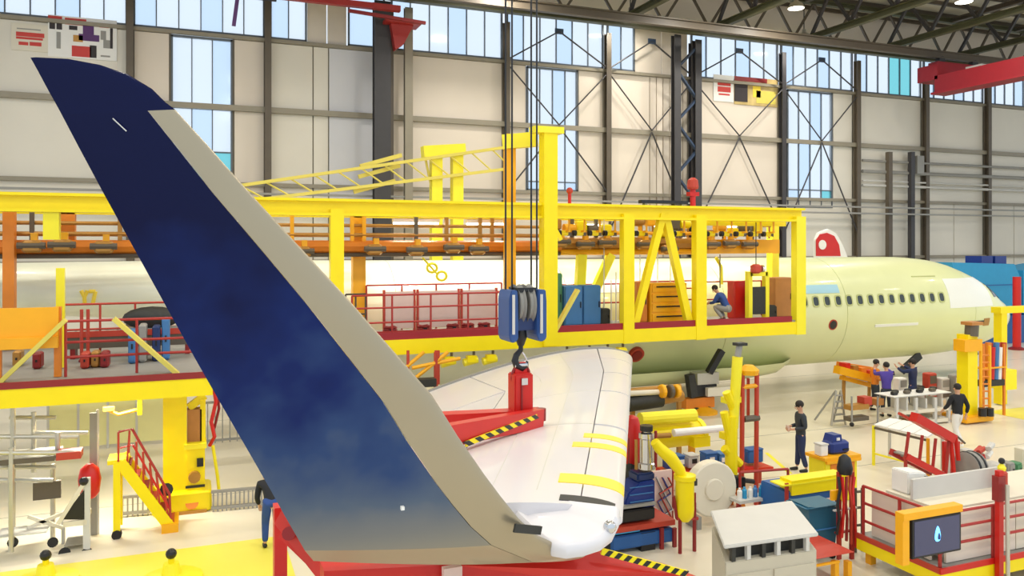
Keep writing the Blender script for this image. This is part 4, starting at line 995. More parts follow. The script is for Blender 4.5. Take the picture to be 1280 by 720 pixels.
# ================================================================== PEOPLE
def skinned(name, chains, m, parent, sub=2):
    """chains: list of [(point, radius), ...]; a chain that starts with an int grows from that vertex"""
    vs, es, rs = [], [], []
    for ch in chains:
        prev = None
        for it in ch:
            if isinstance(it, int): prev = it; continue
            p, r = it; vs.append(tuple(p)); rs.append(r if isinstance(r, tuple) else (r, r)); i = len(vs) - 1
            if prev is not None: es.append((prev, i))
            prev = i
    me = bpy.data.meshes.new(name); me.from_pydata(vs, es, [])
    o = bpy.data.objects.new(name, me); COL.objects.link(o); o.parent = parent
    sk = o.modifiers.new('skin', 'SKIN'); sk.use_smooth_shade = True
    for i, d in enumerate(me.skin_vertices[0].data): d.radius = rs[i]; d.use_root = (i == 0)
    if sub: ss = o.modifiers.new('sub', 'SUBSURF'); ss.levels = sub; ss.render_levels = sub
    me.materials.append(M[m]); return o
def person(loc, face, label, top, legs, pose, size=1.0, hair='hair_dark', shoes='black', cap=False):
    """face: direction in the ground plane the person looks to; pose: joints of the person at 1.75 m, front = -Y"""
    rz = math.atan2(face[0], -face[1])
    o = thing('person', loc, label, 'person', rz=rz); o.scale = (size,) * 3
    J = dict(pel=(0, 0, .95), spi=(0, -.01, 1.14), che=(0, 0, 1.34), nec=(0, .0, 1.49), hd=(0, -.015, 1.60), hip=.095,
             kneeL=(-.11, -.02, .51), kneeR=(.11, -.02, .51), footL=(-.12, .02, .09), footR=(.12, .02, .09),
             elbL=(-.25, .02, 1.13), elbR=(.25, .02, 1.13), wrL=(-.26, -.06, .88), wrR=(.26, -.06, .88))
    J.update(pose)
    j = {k: V(v) for k, v in J.items() if not isinstance(v, float)}
    up = (j['nec'] - j['pel']).normalized(); side = V((1, 0, 0)); hup = (j['hd'] - j['nec']).normalized()
    shL, shR = j['che'] + up * .07 - side * .19, j['che'] + up * .07 + side * .19
    hL, hR = j['pel'] - side * .095 - up * .05, j['pel'] + side * .095 - up * .05
    fwd = side.cross(hup) * -1
    if fwd.y > 0 and hup.z > .3: fwd = -fwd
    def foot(f): return [(f, .05), (f + V((0, -.10, -.045)), .045), (f + V((0, -.19, -.055)), .035)]
    def hand(w, e):
        d = (w - e).normalized(); palm = w + d * .075; sd = d.cross(V((0, 1, 0)));
        if sd.length < .1: sd = d.cross(V((1, 0, 0)))
        sd.normalize(); nn = sd.cross(d)
        fs = []
        for k, ln in enumerate((.075, .085, .08, .062)):
            b = palm + sd * (k - 1.5) * .02; fs.append([b, b + d * ln * .55 + nn * .008, b + d * ln + nn * .03])
        th = w + d * .03 + sd * -.035; fs.append([th, th + d * .035 - sd * .02 + nn * .02, th + d * .06 - sd * .02 + nn * .035])
        return palm, fs
    ch = [[(j['pel'], (.1, .08)), (j['spi'], (.095, .075)), (j['che'], (.115, .08)), (j['nec'], .055), (j['hd'] - hup * .03, (.066, .075)), (j['hd'] + hup * .04, (.078, .095)), (j['hd'] + hup * .12, (.06, .07))],
          [2, (shL, .05), (j['elbL'], .04), (j['wrL'], .03)], [2, (shR, .05), (j['elbR'], .04), (j['wrR'], .03)],
          [0, (hL, .09), (j['kneeL'], .06), (j['footL'], .042)], [0, (hR, .09), (j['kneeR'], .06), (j['footR'], .042)]]
    n = 7
    for w, e, base in ((j['wrL'], j['elbL'], 9), (j['wrR'], j['elbR'], 12)):
        palm, fs = hand(w, e); idx = sum(len([i for i in c if not isinstance(i, int)]) for c in ch)
        ch.append([base, (palm, (.034, .018))])
        for f in fs: ch.append([idx] + [(q, .0095) for q in f])
    skinned('body', ch, 'skin', o, 1)
    skinned('shirt', [[(j['pel'] - up * .1, (.16, .125)), (j['pel'] + up * .04, (.158, .125)), (j['spi'], (.152, .12)), (j['che'], (.172, .13)), (j['nec'] - up * .03, (.08, .08))],
                      [3, (shL, .08), (j['elbL'], .06), (j['elbL'].lerp(j['wrL'], .85), .046)], [3, (shR, .08), (j['elbR'], .06), (j['elbR'].lerp(j['wrR'], .85), .046)]], top, o)
    skinned('trousers', [[(j['pel'], (.15, .12)), (j['pel'] + up * .1, (.145, .115))], [0, (hL, .112), (j['kneeL'], .08), (j['kneeL'].lerp(j['footL'], .93), .062)], [0, (hR, .112), (j['kneeR'], .08), (j['kneeR'].lerp(j['footR'], .93), .062)]], legs, o)
    for f in ('footL', 'footR'):
        skinned('shoe', [[(j[f] + V((0, .03, -.035)), (.05, .05)), (j[f] + V((0, -.08, -.045)), (.048, .042)), (j[f] + V((0, -.19, -.055)), (.04, .032))]], shoes, o)
    hc = j['hd'] + hup * .05
    hm = MB(); hm.ball(hc + hup * .035 - fwd * .022, .108, 12, 8, (.92, 1, .92)); hm.build('hair', hair, o, smooth=True, world=False)
    if cap: MB().lathe(hc + hup * .07, [(.11, 0), (.115, .03), (.09, .08), (.03, .1)], 14).build('cap', cap, o, smooth=True, world=False)
    MB().path([hc + fwd * .09, hc + fwd * .12 - hup * .03, hc + fwd * .095 - hup * .045], [.008, .017, .012], 8).build('nose', 'skin', o, smooth=True, world=False)
    for s in (-1, 1):
        MB().ball(hc + fwd * .088 + side * s * .033 + hup * .005, .012, 8, 6).build('eye', 'black', o, world=False)
        MB().ball(hc + side * s * .083 - hup * .015, .028, 8, 6, (.4, .8, 1.1)).build('ear', 'skin', o, smooth=True, world=False)
    MB().box(hc + fwd * .09 - hup * .075, (.045, .012, .01)).build('mouth', 'brick_red', o, world=False)
    return o
RIGHT, AWAY = V((CS, -SN, 0)), V((SN, CS, 0))
hold = dict(elbL=(-.24, .03, 1.13), elbR=(.24, .03, 1.13), wrL=(-.12, -.24, 1.1), wrR=(.12, -.25, 1.08), footL=(-.1, -.06, .09), footR=(.13, .1, .09), hd=(0, -.03, 1.6))
reach = dict(elbL=(-.28, -.2, 1.38), elbR=(.28, -.2, 1.36), wrL=(-.2, -.42, 1.5), wrR=(.2, -.42, 1.48))
bend = dict(pel=(0, .08, .93), spi=(0, -.06, 1.08), che=(0, -.24, 1.17), nec=(0, -.38, 1.23), hd=(0, -.47, 1.26), elbL=(-.24, -.30, .93), elbR=(.24, -.3, .93), wrL=(-.18, -.42, .74), wrR=(.18, -.42, .74))
crouch = dict(pel=(0, .1, .42), spi=(0, .02, .6), che=(0, -.1, .77), nec=(0, -.2, .9), hd=(0, -.27, .98), kneeL=(-.16, -.3, .48), kneeR=(.16, -.28, .46), footL=(-.14, -.02, .09), footR=(.14, .02, .09), elbL=(-.24, -.24, .6), elbR=(.24, -.24, .6), wrL=(-.14, -.45, .58), wrR=(.14, -.45, .55))
walk = dict(kneeL=(-.1, -.16, .52), footL=(-.1, -.2, .1), kneeR=(.1, .02, .5), footR=(.1, .26, .13), elbL=(-.25, .12, 1.14), wrL=(-.24, .06, .9), elbR=(.25, -.1, 1.14), wrR=(.22, -.28, 1.0))
pp = person(floor_at(1001, 589), -RIGHT, 'person in dark grey work clothes standing alone on the bare floor, hands held together', 'cloth_dark', 'cloth_navy', hold, .98)
MB().cbox((0, -.33, 1.08), (.2, .03, .14), .01).build('held_tablet', 'pink_board', pp, world=False)
person(floor_at(339, 684), AWAY - RIGHT * .45, 'person in black shirt and blue jeans bending over beside the winglet edge', 'cloth_black', 'cloth_blue', bend, .92)
person(on_y(905, 414, 21.3) * 1 if 0 else V((gx(905, 21.45), 21.45, 3.12)), RIGHT * -.7 + AWAY * .5, 'person in blue shirt crouching on the gantry deck beside the red locker', 'cloth_blue', 'grey', crouch, 1.0)
# ================================================================== CENTRE: landing gear, jacks, test benches below the wing root
ordinal = ordn
def fp(px, py, base): 
    """point straight above/around a floor point: same depth plane (Y) as the floor point base"""
    return on_y(px, py, base.y)
# blue actuator machine right of the wing tip
f = floor_at(800, 690); B = lambda px, py, off=0.: on_y(px, py, f.y + off)
mc = thing('actuator_bench', f, 'blue test bench with navy stack and black box right of the wing tip', 'machine')
MB().slab(B(762, 690), B(842, 660, .7)).build('bed', 'blue', mc, bevel=.02)
MB().slab(B(760, 662, -.03), B(844, 656, .73)).build('red_top', 'brick_red', mc)
MB().slab(B(826, 690, -.05), B(830, 660, -.0)).build('red_strut', 'deep_red', mc); MB().slab(B(842, 690, -.05), B(846, 660, .0)).build('red_strut', 'deep_red', mc)
MB().slab(B(768, 656, .05), B(819, 634, .6)).build('black_box', 'black', mc, bevel=.02)
MB().slab(B(768, 635, .02), B(820, 631, .62)).build('box_lid', 'grey', mc)
MB().prism([B(780, 634, .1), B(819, 634, .1), B(819, 600, .1), B(800, 604, .1), B(786, 616, .1)], (0, .45, 0)).build('navy_stack', 'royal_blue', mc, bevel=.02)
MB().slab(B(797, 603, .15), B(819, 590, .5)).build('navy_head', 'navy_box', mc, bevel=.03)
for i in range(3): MB().slab(B(788, 628 - i * 9, .07), B(817, 625 - i * 9, .1)).build('vent_slot', 'cabinet_blue', mc)
MB().slab(B(766, 668, -.04), B(800, 664, -.02)).build('trim_strip', 'sky_blue', mc)
for px in (770, 822): MB().slab(B(px, 690) - V((.05, 0, 0)), V((B(px, 690).x + .05, f.y + .65, 0.06))).build('foot', 'black', mc)
cb = B(808, 591, .3)
cb = V((cb.x, cb.y, on_y(797, 590, f.y + .15).z + .002)); o = thing('actuator_cylinder', cb, 'upright polished steel cylinder on top of the navy bench', 'cylinder')
c = cb
MB().lathe(c, [(.16, 0), (.16, .1), (.13, .12), (.13, .55), (.15, .57), (.15, .66), (.07, .68), (.07, .74)], 16).build('barrel', 'chrome', o, smooth=True)
MB().tube(c + V((0, 0, .7)), c + V((0, 0, .8)), .12, 14).build('end_cap', 'black', o)
MB().tube(c + V((.2, 0, 0)), c + V((.2, 0, .68)), .03, 8).build('feed_pipe', 'deep_red', o); MB().tube(c + V((-.22, 0, 0)), c + V((-.22, 0, .55)), .03, 8).build('feed_pipe', 'brass', o)
o = thing('red_column', floor_at(790, 668), 'bright red round topped column close to the wing leading edge', 'column')
c = floor_at(790, 668); h = fp(790, 519, c).z
MB().cbox(c + V((0, 0, h * .42)), (.26, .26, h * .84), .04).build('case', 'gap_dark', o)
MB().lathe(c + V((0, 0, h * .6)), [(.14, 0), (.16, .03), (.16, h * .32), (.12, h * .38), (.04, h * .4)], 14).build('red_shell', 'red', o, smooth=True)
MB().span(c + V((-.12, -.2, h * .4)), c + V((.12, -.13, h * .56))).build('dial_panel', 'grey', o)
MB().cbox(c + V((-.02, -.22, .7)), (.22, .2, .3), .03).build('valve_block', 'light_grey', o)
f2 = floor_at(828, 655); o = thing('wiring_panel', f2, 'pale pink wiring panel full of looped cables behind the navy bench', 'panel')
MB().slab(fp(816, 655, f2), fp(842, 588, f2) + V((0, .06, 0))).build('board', 'pink_board', o)
for i in range(6):
    p = [fp(819 + (i * 7 + k * 5) % 21, 596 + k * 10, f2) - V((0, .03 + .01 * i, 0)) for k in range(6)]
    MB().path(p, .014, 6).build('cable', ('royal_blue', 'deep_red', 'black', 'light_grey', 'royal_blue', 'brick_red')[i], o)
for px in (815, 843): MB().slab(fp(px - 1, 660, f2), fp(px + 1, 586, f2) + V((0, .08, 0))).build('frame_post', 'brick_red', o)
# yellow standing cylinder on red legs
f3 = floor_at(861, 690); F = lambda px, py, off=0.: on_y(px, py, f3.y + off)
o = thing('yellow_cylinder_stand', f3, 'yellow upright cylinder held on dark red legs, left of the grey cabinet', 'stand')
c = F(856, 643); 
MB().lathe(c, [(.08, -.12), (.16, -.02), (.17, .1), (.17, .62), (.2, .64), (.2, .72), (.1, .74)], 16).build('cylinder', 'yellow', o, smooth=True)
for px in (850, 868): MB().tube(F(px, 694), F(px, 628), .035, 8).build('leg', 'deep_red', o)
MB().tube(F(846, 648), F(872, 648), .035, 8).build('cross_bar', 'rail_red', o); MB().tube(F(846, 648), F(842, 620), .03, 8).build('prong', 'deep_red', o)
MB().tube(F(868, 640), F(868, 616), .03, 8).build('prong', 'deep_red', o); MB().box(F(859, 602), (.3, .2, .12)).build('clamp', 'gap_dark', o)
MB().path([F(853, 600), F(850, 588), F(838, 572), F(824, 560), F(818, 552)], [.1, .1, .12, .1, .08], 10).build('bent_arm', 'yellow', o, smooth=True)
# row of blue boxes on a red table
f4 = floor_at(890, 612); G = lambda px, py, off=0.: on_y(px, py, f4.y + off)
o = thing('red_table', f4, 'long low red table carrying a row of blue boxes', 'table')
MB().beam(G(828, 590), G(957, 582), .55, .08).build('table_top', 'red', o)
for px in (834, 868, 910, 950): MB().slab(G(px - 2, 612), G(px + 2, 590, .1)).build('leg', 'brick_red', o)
for i, (x0, x1, y0, y1, m) in enumerate(((835, 846, 572, 588, 'royal_blue'), (847, 857, 571, 587, 'blue'), (861, 875, 570, 586, 'light_grey'), (882, 898, 567, 584, 'blue'), (899, 910, 568, 584, 'cabinet_blue'), (935, 955, 562, 580, 'blue'))):
    o = thing('parts_box', G((x0 + x1) / 2, y1), ordn[i].replace('leftmost', 'first') + ' parts box from the left on the long red table, ' + {'light_grey': 'pale grey', 'royal_blue': 'dark blue', 'blue': 'bright blue', 'cabinet_blue': 'light blue'}[m], 'box')
    a, b = G(x0 + .5, y1, -.12), G(x1 - .5, y0, -.12); b.y += .26
    MB().cbox((a + b) / 2, (b.x - a.x, .26, b.z - a.z), .02).build('body', m, o); MB().cbox(((a.x + b.x) / 2, (a.y + b.y) / 2, b.z + .015), (b.x - a.x - .01, .29, .04), .01).build('lid', m, o)
    MB().box(((a.x + b.x) / 2, a.y - .012, a.z + .16), (.12, .02, .1)).build('label_plate', 'white' if m != 'light_grey' else 'black', o)
# mast jack
f5 = floor_at(914, 636); H = lambda px, py, off=0.: on_y(px, py, f5.y + off)
o = thing('mast_jack', f5, 'tall yellow mast jack on an orange base beneath the gantry', 'jack')
MB().tube(H(914, 600), H(914, 520), .13, 14).build('mast_tube', 'yellow', o, smooth=True); MB().tube(H(916, 535), H(922, 446), .11, 14).build('mast', 'lemon', o, smooth=True)
MB().tube(H(922, 446), H(925, 428), .07, 12).build('ram', 'grey', o); MB().box(H(925, 430), (.24, .2, .06)).build('head_plate', 'gap_dark', o)
for px in (898, 914, 930): MB().beam(H(px, 638, (.3 if px == 914 else -.1)), H(914, 592), .1).build('leg', 'orange', o)
MB().lathe(H(914, 604), [(.3, -.1), (.3, .02), (.16, .08)], 14).build('base_ring', 'orange', o)
MB().tube(H(896, 597, -.25), H(920, 598, -.25), .07, 10).build('black_handle', 'black', o); MB().box(H(920, 602, -.22), (.3, .22, .2)).build('pump', 'black', o); MB().tube(H(925, 600, -.2), H(942, 602, -.2), .05, 8).build('pump_rod', 'black', o)
for (a, b) in (((912, 545), (905, 515)), ((918, 515), (908, 490)), ((905, 560), (925, 580))): MB().tube(H(*a), H(*b), .09, 10).build('side_link', 'yellow', o)
MB().slab(H(908, 505), H(930, 496, .2)).build('collar', 'lemon', o); MB().slab(H(906, 550), H(922, 540, .2)).build('collar', 'yellow', o)
o = thing('orange_rack', floor_at(944, 631), 'orange and red tube rack standing right of the yellow mast jack', 'rack')
c = floor_at(944, 631)
for px in (927, 945): MB().tube(fp(px, 640, c), fp(px + 1, 466, c), .05, 8).build('upright', 'brick_red', o)
MB().slab(fp(930, 522, c), fp(934, 474, c) + V((0, .1, 0))).build('strip', 'orange', o); MB().slab(fp(937, 522, c), fp(941, 474, c) + V((0, .1, 0))).build('strip', 'brick_red', o)
MB().tube(fp(927, 484, c), fp(946, 482, c), .05, 8).build('cross_bar', 'amber', o); MB().tube(fp(930, 524, c), fp(948, 522, c), .07, 8).build('cross_bar', 'brown_steel', o); MB().lathe(fp(936, 468, c), [(.2, 0), (.22, .1), (.1, .2)], 12).build('cap', 'amber', o)
guard_rail('guard_rail', floor_at(925, 645) , floor_at(985, 640), 2, .9, 'single red handrail right of the jack base, ending behind the grey cabinet', mids=())
# pale round disc
f6 = floor_at(888, 655); o = thing('cable_drum', f6, 'big pale cream round drum standing on edge behind the yellow cylinder', 'drum')
c = fp(888, 610, f6); MB().lathe(c, [(.52, -.12), (.55, -.1), (.55, .1), (.52, .12)], 28, 'Y').build('disc', 'cream_board', o); MB().lathe(c, [(.2, -.16), (.22, -.14), (.22, .14)], 20, 'Y').build('hub', 'cream_board', o)
for s in (-1, 1): MB().span((c.x + s * .4 - .05, c.y - .2, 0), (c.x + s * .4 + .05, c.y + .2, .25)).build('chock', 'grey', o)
# sling arm bundle under the wing root: brass tubes, yellow drums, gear leg
f7 = floor_at(850, 590); K = lambda px, py, off=0.: on_y(px, py, f7.y + off)
o = thing('yellow_drum_rack', f7, 'big yellow horizontal drum on a rack under the wing root', 'drum')
MB().tube(K(802, 548), K(872, 540), .3, 18).build('drum', 'yellow', o, smooth=True); MB().tube(K(798, 549), K(803, 548), .33, 18).build('drum_rim', 'amber', o); MB().tube(K(871, 540), K(876, 539), .33, 18).build('drum_rim', 'lemon', o)
MB().tube(K(842, 541, -.5), K(918, 534, -.5), .09, 12).build('pipe', 'white', o); MB().tube(K(800, 524, -.2), K(868, 519, -.2), .16, 12).build('pipe', 'lemon', o)
for px in (810, 866): MB().slab(K(px - 3, 590), K(px + 3, 548, .1)).build('leg', 'amber', o)
MB().tube(K(800, 546, -.45), K(838, 544, -.45), .06, 10).build('pipe', 'brass', o); MB().slab(K(868, 560, -.4), K(888, 545, -.1)).build('yellow_panel', 'yellow', o)
o = thing('actuator_carriage', K(815, 515, .8), 'brass and dark tube carriage stretched under the wing root', 'carriage'); 
MB().tube(K(784, 505, .8), K(826, 499, .8), .2, 14).build('dark_tube', 'gap_dark', o, smooth=True); MB().tube(K(826, 499, .8), K(852, 494, .8), .15, 14).build('tube', 'brass', o, smooth=True)
MB().tube(K(784, 490, .8), K(850, 484, .8), .09, 12).build('rail', 'brass', o); MB().tube(K(784, 492, .7), K(824, 490, .7), .07, 10).build('rail', 'cream_board', o)
for px in (828, 838, 846): MB().lathe(K(px, 489, .6), [(.14, -.06), (.17, -.04), (.17, .04), (.14, .06)], 14, 'X').build('flange', 'amber' if px != 838 else 'brown_steel', o)
for px in (792, 850): MB().slab(K(px - 2, 590, .9), K(px + 2, 500, 1.0)).build('stand_leg', 'brass', o)
MB().slab(K(784, 528, .7), K(850, 518, 1.1)).build('tray', 'cream_board', o); MB().tube(K(810, 530, .6), K(870, 523, .6), .05, 8).build('rod', 'brown_steel', o)
o = thing('main_landing_gear', V((15.6, 22.2, 0)), 'dark landing gear leg with aluminium box in the fuselage belly bay', 'landing gear')
g = lambda px, py: on_y(px, py, 22.3)
MB().beam(g(886, 466), g(902, 438), .2).build('strut', 'black', o); MB().beam(g(862, 468), g(866, 496), .25).build('bay_door', 'gap_dark', o)
MB().slab(g(868, 496), g(905, 482) + V((0, .4, 0))).build('gear_beam', 'black', o); MB().slab(g(872, 482), g(910, 468) + V((0, .5, 0))).build('gear_box', 'aluminium', o)
MB().slab(g(885, 496), g(912, 482) - V((0, .15, 0))).build('box', 'cream_board', o); MB().slab(g(858, 512), g(900, 498) + V((0, .3, 0))).build('orange_cradle', 'orange', o)
MB().slab(g(870, 520), g(886, 508) - V((0, .1, 0))).build('pump', 'gap_dark', o); MB().tube(g(878, 520), V((g(878, 520).x, 22.3, 0)), .14, 12).build('stand', 'brown_steel', o); MB().lathe((g(878, 520).x, 22.3, 0), [(.5, 0), (.5, .08), (.2, .2)], 14).build('stand_foot', 'amber', o)
# white wing-root fairing lit under the gantry, fittings along the root
for i, (px, py) in enumerate(((560, 452), (588, 450), (612, 446), (705, 442), (733, 440), (756, 441), (775, 430))):
    p = on_y(px, py, 20.95); p.z = 2.36; o = thing('root_clamp', p, ordn[i].replace('leftmost', 'first') + ' yellow clamp from the left along the wing root edge', 'clamp', 'yellow clamps along the wing root')
    MB().tube(p + V((-.2, 0, -.03)), p + V((.2, 0, .05)), .11, 10).build('body', 'lemon', o, smooth=True); MB().box(p + V((0, -.05, .08)), (.24, .2, .18)).build('block', 'yellow', o); MB().tube(p + V((.1, 0, .1)), p + V((.1, 0, .27)), .04, 8).build('screw', 'brown_steel', o)
# brown yellow frames seen left of the wing root
o = thing('root_trestle', V((on_y(540, 450, 20.2).x, 20.2, 0)), 'red and yellow trestle seen through the gap left of the wing root', 'trestle')
for px in (510, 545, 548): MB().tube(on_y(px, 480, 20.2), on_y(px, 438, 20.2), .04, 8).build('upright', 'brick_red', o); 
for a, b in (((495, 470), (530, 440)), ((520, 472), (560, 440)), ((515, 460), (575, 448))): MB().tube(on_y(*a, 20.2), on_y(*b, 20.2), .05, 8).build('diagonal', 'amber', o)
MB().tube((on_y(545, 0, 20.2).x, 20.2, 0), on_y(545, 440, 20.2), .06, 8).build('main_post', 'brick_red', o); MB().box(on_y(532, 478, 20.0), (.5, .3, .2)).build('valve', 'gap_dark', o)
# ================================================================== RIGHT: benches, railed platform with screen
# grey cabinet with a floating lid
q = [on_z(*p, 1.5) for p in ((905, 684), (1023, 668), (990, 627), (888, 640))]
cen = sum(q, V((0, 0, 0))) / 4
o = thing('grey_cabinet', (cen.x, cen.y, 0), 'grey steel cabinet with a pale flat lid raised on short pegs, bottom centre right', 'cabinet')
MB().prism([p - V((0, 0, .03)) for p in q], (0, 0, .05)).build('lid', 'light_grey', o, bevel=.012)
ins = lambda k, z: [V((cen.x + (p.x - cen.x) * k, cen.y + (p.y - cen.y) * k, z)) for p in q]
MB().loft([ins(.97, .0), ins(.97, 1.28)]).build('body', 'cabinet_beige', o, bevel=.012)
MB().loft([ins(.8, 1.28), ins(.8, 1.45)]).build('dark_gap', 'gap_dark', o)
for i in range(6):
    p = ins(.94, 1.28)[0].lerp(ins(.94, 1.28)[1], (i + .4) / 6); MB().span(p - V((.03, .03, 0)), p + V((.03, .03, .19))).build('peg', 'light_grey' if i % 2 else 'gap_dark', o)
a, b = ins(.975, 0)[0], ins(.975, 0)[1]
for i in range(2):
    p, r_ = a.lerp(b, .03 + i * .49), a.lerp(b, .48 + i * .49); d = (r_ - p).normalized(); n_ = d.cross(V((0, 0, 1)))
    dr = MB().prism([p + V((0, 0, .15)), r_ + V((0, 0, .15)), r_ + V((0, 0, 1.1)), p + V((0, 0, 1.1))], n_ * .02).build('door', 'cabinet_beige', o)
    m_ = p.lerp(r_, .5 if i else .3) + n_ * .022
    for kk in range(4): MB().beam(m_ + V((0, 0, .92 - kk * .05)) - d * .09, m_ + V((0, 0, .92 - kk * .05)) + d * .09, .012, .02).build('vent_slot', 'grey', dr)

# railed platform on the right (floor at 0.5 m)
PZ = .5
c0 = on_z(1176, 712, PZ); PX, PY = c0.x, c0.y
bk = on_x(1083, 668, PX).y
pf = thing('railed_platform', (PX + 3, PY + .8, 0), 'low red and yellow work platform with cream boards, lower right corner', 'platform')
MB().span((PX, PY, PZ - .06), (PX + 7, bk + .2, PZ)).build('deck', 'grey', pf)
MB().span((PX - .03, PY - .03, PZ - .07), (PX + 7, PY, PZ + .02)).build('red_edge', 'red', pf); MB().span((PX - .034, PY + .001, PZ - .07), (PX, bk + .2, PZ + .021)).build('red_edge', 'brick_red', pf)
MB().span((PX - .02, PY - .02, PZ - .27), (PX + 7, PY + .1, PZ - .07)).build('yellow_beam', 'yellow', pf); MB().span((PX - .022, PY + .1, PZ - .27), (PX + .1, bk + .2, PZ - .071)).build('yellow_beam', 'yellow', pf)
for i in range(7): MB().span((PX + .02 + i * 1.1, PY + .02, 0), (PX + .14 + i * 1.1, PY + .12, PZ - .27)).build('leg', 'amber', pf)
MB().span((PX + .1, bk, 0), (PX + .22, bk + .12, PZ - .27)).build('leg', 'amber', pf)
RH = .86
# side rails (towards the aisle) and front rails
for k in (1, .66, .3):
    MB().tube((PX + .03, PY, PZ + RH * k), (PX + .03, bk + .1, PZ + RH * k), .026, 8).build('side_rail', 'rail_red', pf)
for i in range(3):
    y = PY + .04 + (bk + .06 - PY) * i / 2; MB().tube((PX + .03, y, PZ), (PX + .03, y, PZ + RH), .028, 8).build('side_post', 'rail_red', pf)
for k in (1.0, .72, .42): MB().tube((PX + .03, PY + .02, PZ + RH * k), (PX + 7, PY + .02, PZ + RH * k), .024, 8).build('front_rail', 'rail_red', pf)
for i in range(1, 7): MB().tube((PX + .03 + i * 1.15, PY + .02, PZ), (PX + .03 + i * 1.15, PY + .02, PZ + RH), .028, 8).build('front_post', 'rail_red', pf)
# cream boards behind the rails, with a rounded corner
for i in range(4): MB().span((PX + .25 + 1.6 * i + .01, PY + .12, PZ + .02), (PX + .25 + 1.6 * (i + 1) - .01, PY + .16, PZ + .84)).build('board', 'cream_board' if i % 2 else 'wall_warm', pf)
MB().span((PX + .12, PY + .3, PZ + .02), (PX + .16, bk, PZ + .84)).build('board', 'wall_warm', pf)
MB().path([(PX + .13, PY + .34, PZ + .44), (PX + .15, PY + .2, PZ + .44), (PX + .26, PY + .14, PZ + .44)], .02, 6).build('corner_trim', 'light_grey', pf)
ct = thing('counter', (PX + 2, PY + .6, PZ), 'long cream counter top behind the boards of the railed platform', 'counter')
MB().prism([(PX + .35, PY + .17, PZ + .82), (PX + 6.8, PY + .17, PZ + .82), (PX + 6.8, PY + 1.25, PZ + .82), (PX + .19, PY + 1.25, PZ + .82), (PX + .19, PY + .4, PZ + .82), (PX + .24, PY + .25, PZ + .82)], (0, 0, .05)).build('counter_top', 'cream_board', ct)
for x in (.4, 2.4, 4.4, 6.4): MB().span((PX + x, PY + .4, PZ + .003), (PX + x + .08, PY + 1.1, PZ + .82)).build('support', 'light_grey', ct)
a, b = on_y(1126, 618, PY + 1.2), on_y(1246, 590, PY + 1.2)
us = MB().span((on_y(1140, 0, PY + .7).x, PY + .68, PZ + .87), (on_y(1247, 0, PY + .7).x, PY + .73, PZ + 1.2)).build('upstand', 'light_grey', ct)
p = V((on_y(1134, 600, PY + 1.09).x, PY + 1.09, PZ + .873)); o = thing('printer', p, 'white desktop printer with a dark paper slot on the counter', 'printer')
MB().prism([p + V(v) for v in ((-.2, -.2, 0), (.28, -.2, 0), (.28, -.2, .22), (.2, -.2, .34), (-.2, -.2, .38))], (0, .36, 0)).build('body', 'white', o, bevel=.02)
MB().span(p + V((-.12, -.23, .06)), p + V((.22, -.19, .17))).build('paper_slot', 'black', o); MB().span(p + V((-.1, -.34, .05)), p + V((.18, -.2, .07))).build('tray', 'light_grey', o); MB().box(p + V((.2, -.21, .26)), (.06, .02, .05)).build('key_pad', 'grey', o)
# the screen on its yellow frame
tv = thing('monitor', on_y(1168, 700, PY - .1), 'flat screen with a glowing blue emblem in a yellow frame on the platform railing', 'monitor')
Ys = PY - .16
a, b = on_y(1138, 699, Ys), on_y(1201, 634, Ys - .02)
w_, h_ = b.x - a.x, on_y(1138, 650, Ys).z - a.z
def tvp(u, v, o=0.): return V((a.x + w_ * u, Ys + o, a.z + h_ * v))
MB().span(tvp(0, 0, -.03), tvp(1, 1, .05)).build('casing', 'black', tv, bevel=.01)
sc = MB().span(tvp(.045, .06, -.037), tvp(.955, .95, -.028)).build('screen', 'screen', tv)
em = []
for k in range(20):
    t = k / 20 * 2 * math.pi; r_ = .16 * (1 + .28 * math.sin(t)); em.append(tvp(.5 + .32 * r_ * math.cos(t) * (1.15 - .5 * math.sin(t)), .5 + 1.25 * r_ * math.sin(t), -.04))
MB().prism(em, (0, -.004, 0)).build('emblem', 'screen_glow', sc)
MB().prism([p_.lerp(tvp(.52, .44, -.04), .55) + V((.012, -.006, 0)) for p_ in em], (0, -.003, 0)).build('emblem_core', 'royal_blue', sc)
MB().span(tvp(-.17, 1.02, -.04), tvp(1.02, 1.2, .12)).build('frame_top', 'amber', tv); MB().span(tvp(-.17, -.12, -.02), tvp(-.04, 1.02, .12)).build('frame_side', 'amber', tv)
MB().span(tvp(.3, -.05, .05), tvp(.7, 1, .16)).build('bracket', 'brown_steel', tv)
# posts at the right end of the platform
p = V((on_y(1249, 0, PY - .08).x, PY - .08, 0)); o = thing('red_post', p, 'thick red square post in front of the platform railing', 'post')
MB().span(p + V((-.05, -.04, 0)), p + V((.05, .04, on_y(1249, 588, PY - .08).z))).build('shaft', 'red', o); MB().span(p + V((-.1, -.09, 0)), p + V((.1, .09, .03))).build('foot', 'deep_red', o); MB().span(p + V((-.09, -.06, on_y(1249, 615, PY).z - .1)), p + V((.07, .06, on_y(1249, 592, PY).z))).build('sleeve', 'deep_red', o)
p = V((on_y(1260, 0, PY - .25).x, PY - .25, 0)); o = thing('grey_pole', p, 'slim grey pole leaning close to the thick red post', 'pole')
MB().tube(p, p + V((.05, .05, on_y(1258, 600, PY).z)), .032, 10).build('shaft', 'aluminium', o); MB().lathe(p, [(.06, 0), (.06, .03), (.04, .06)], 12).build('foot', 'grey', o)
p = V((on_y(1266, 0, PY + .3).x, PY + .5, PZ + .873)); o = thing('tool_post', p, 'brown red tool holder with a yellow and black top on the counter end', 'tool holder')
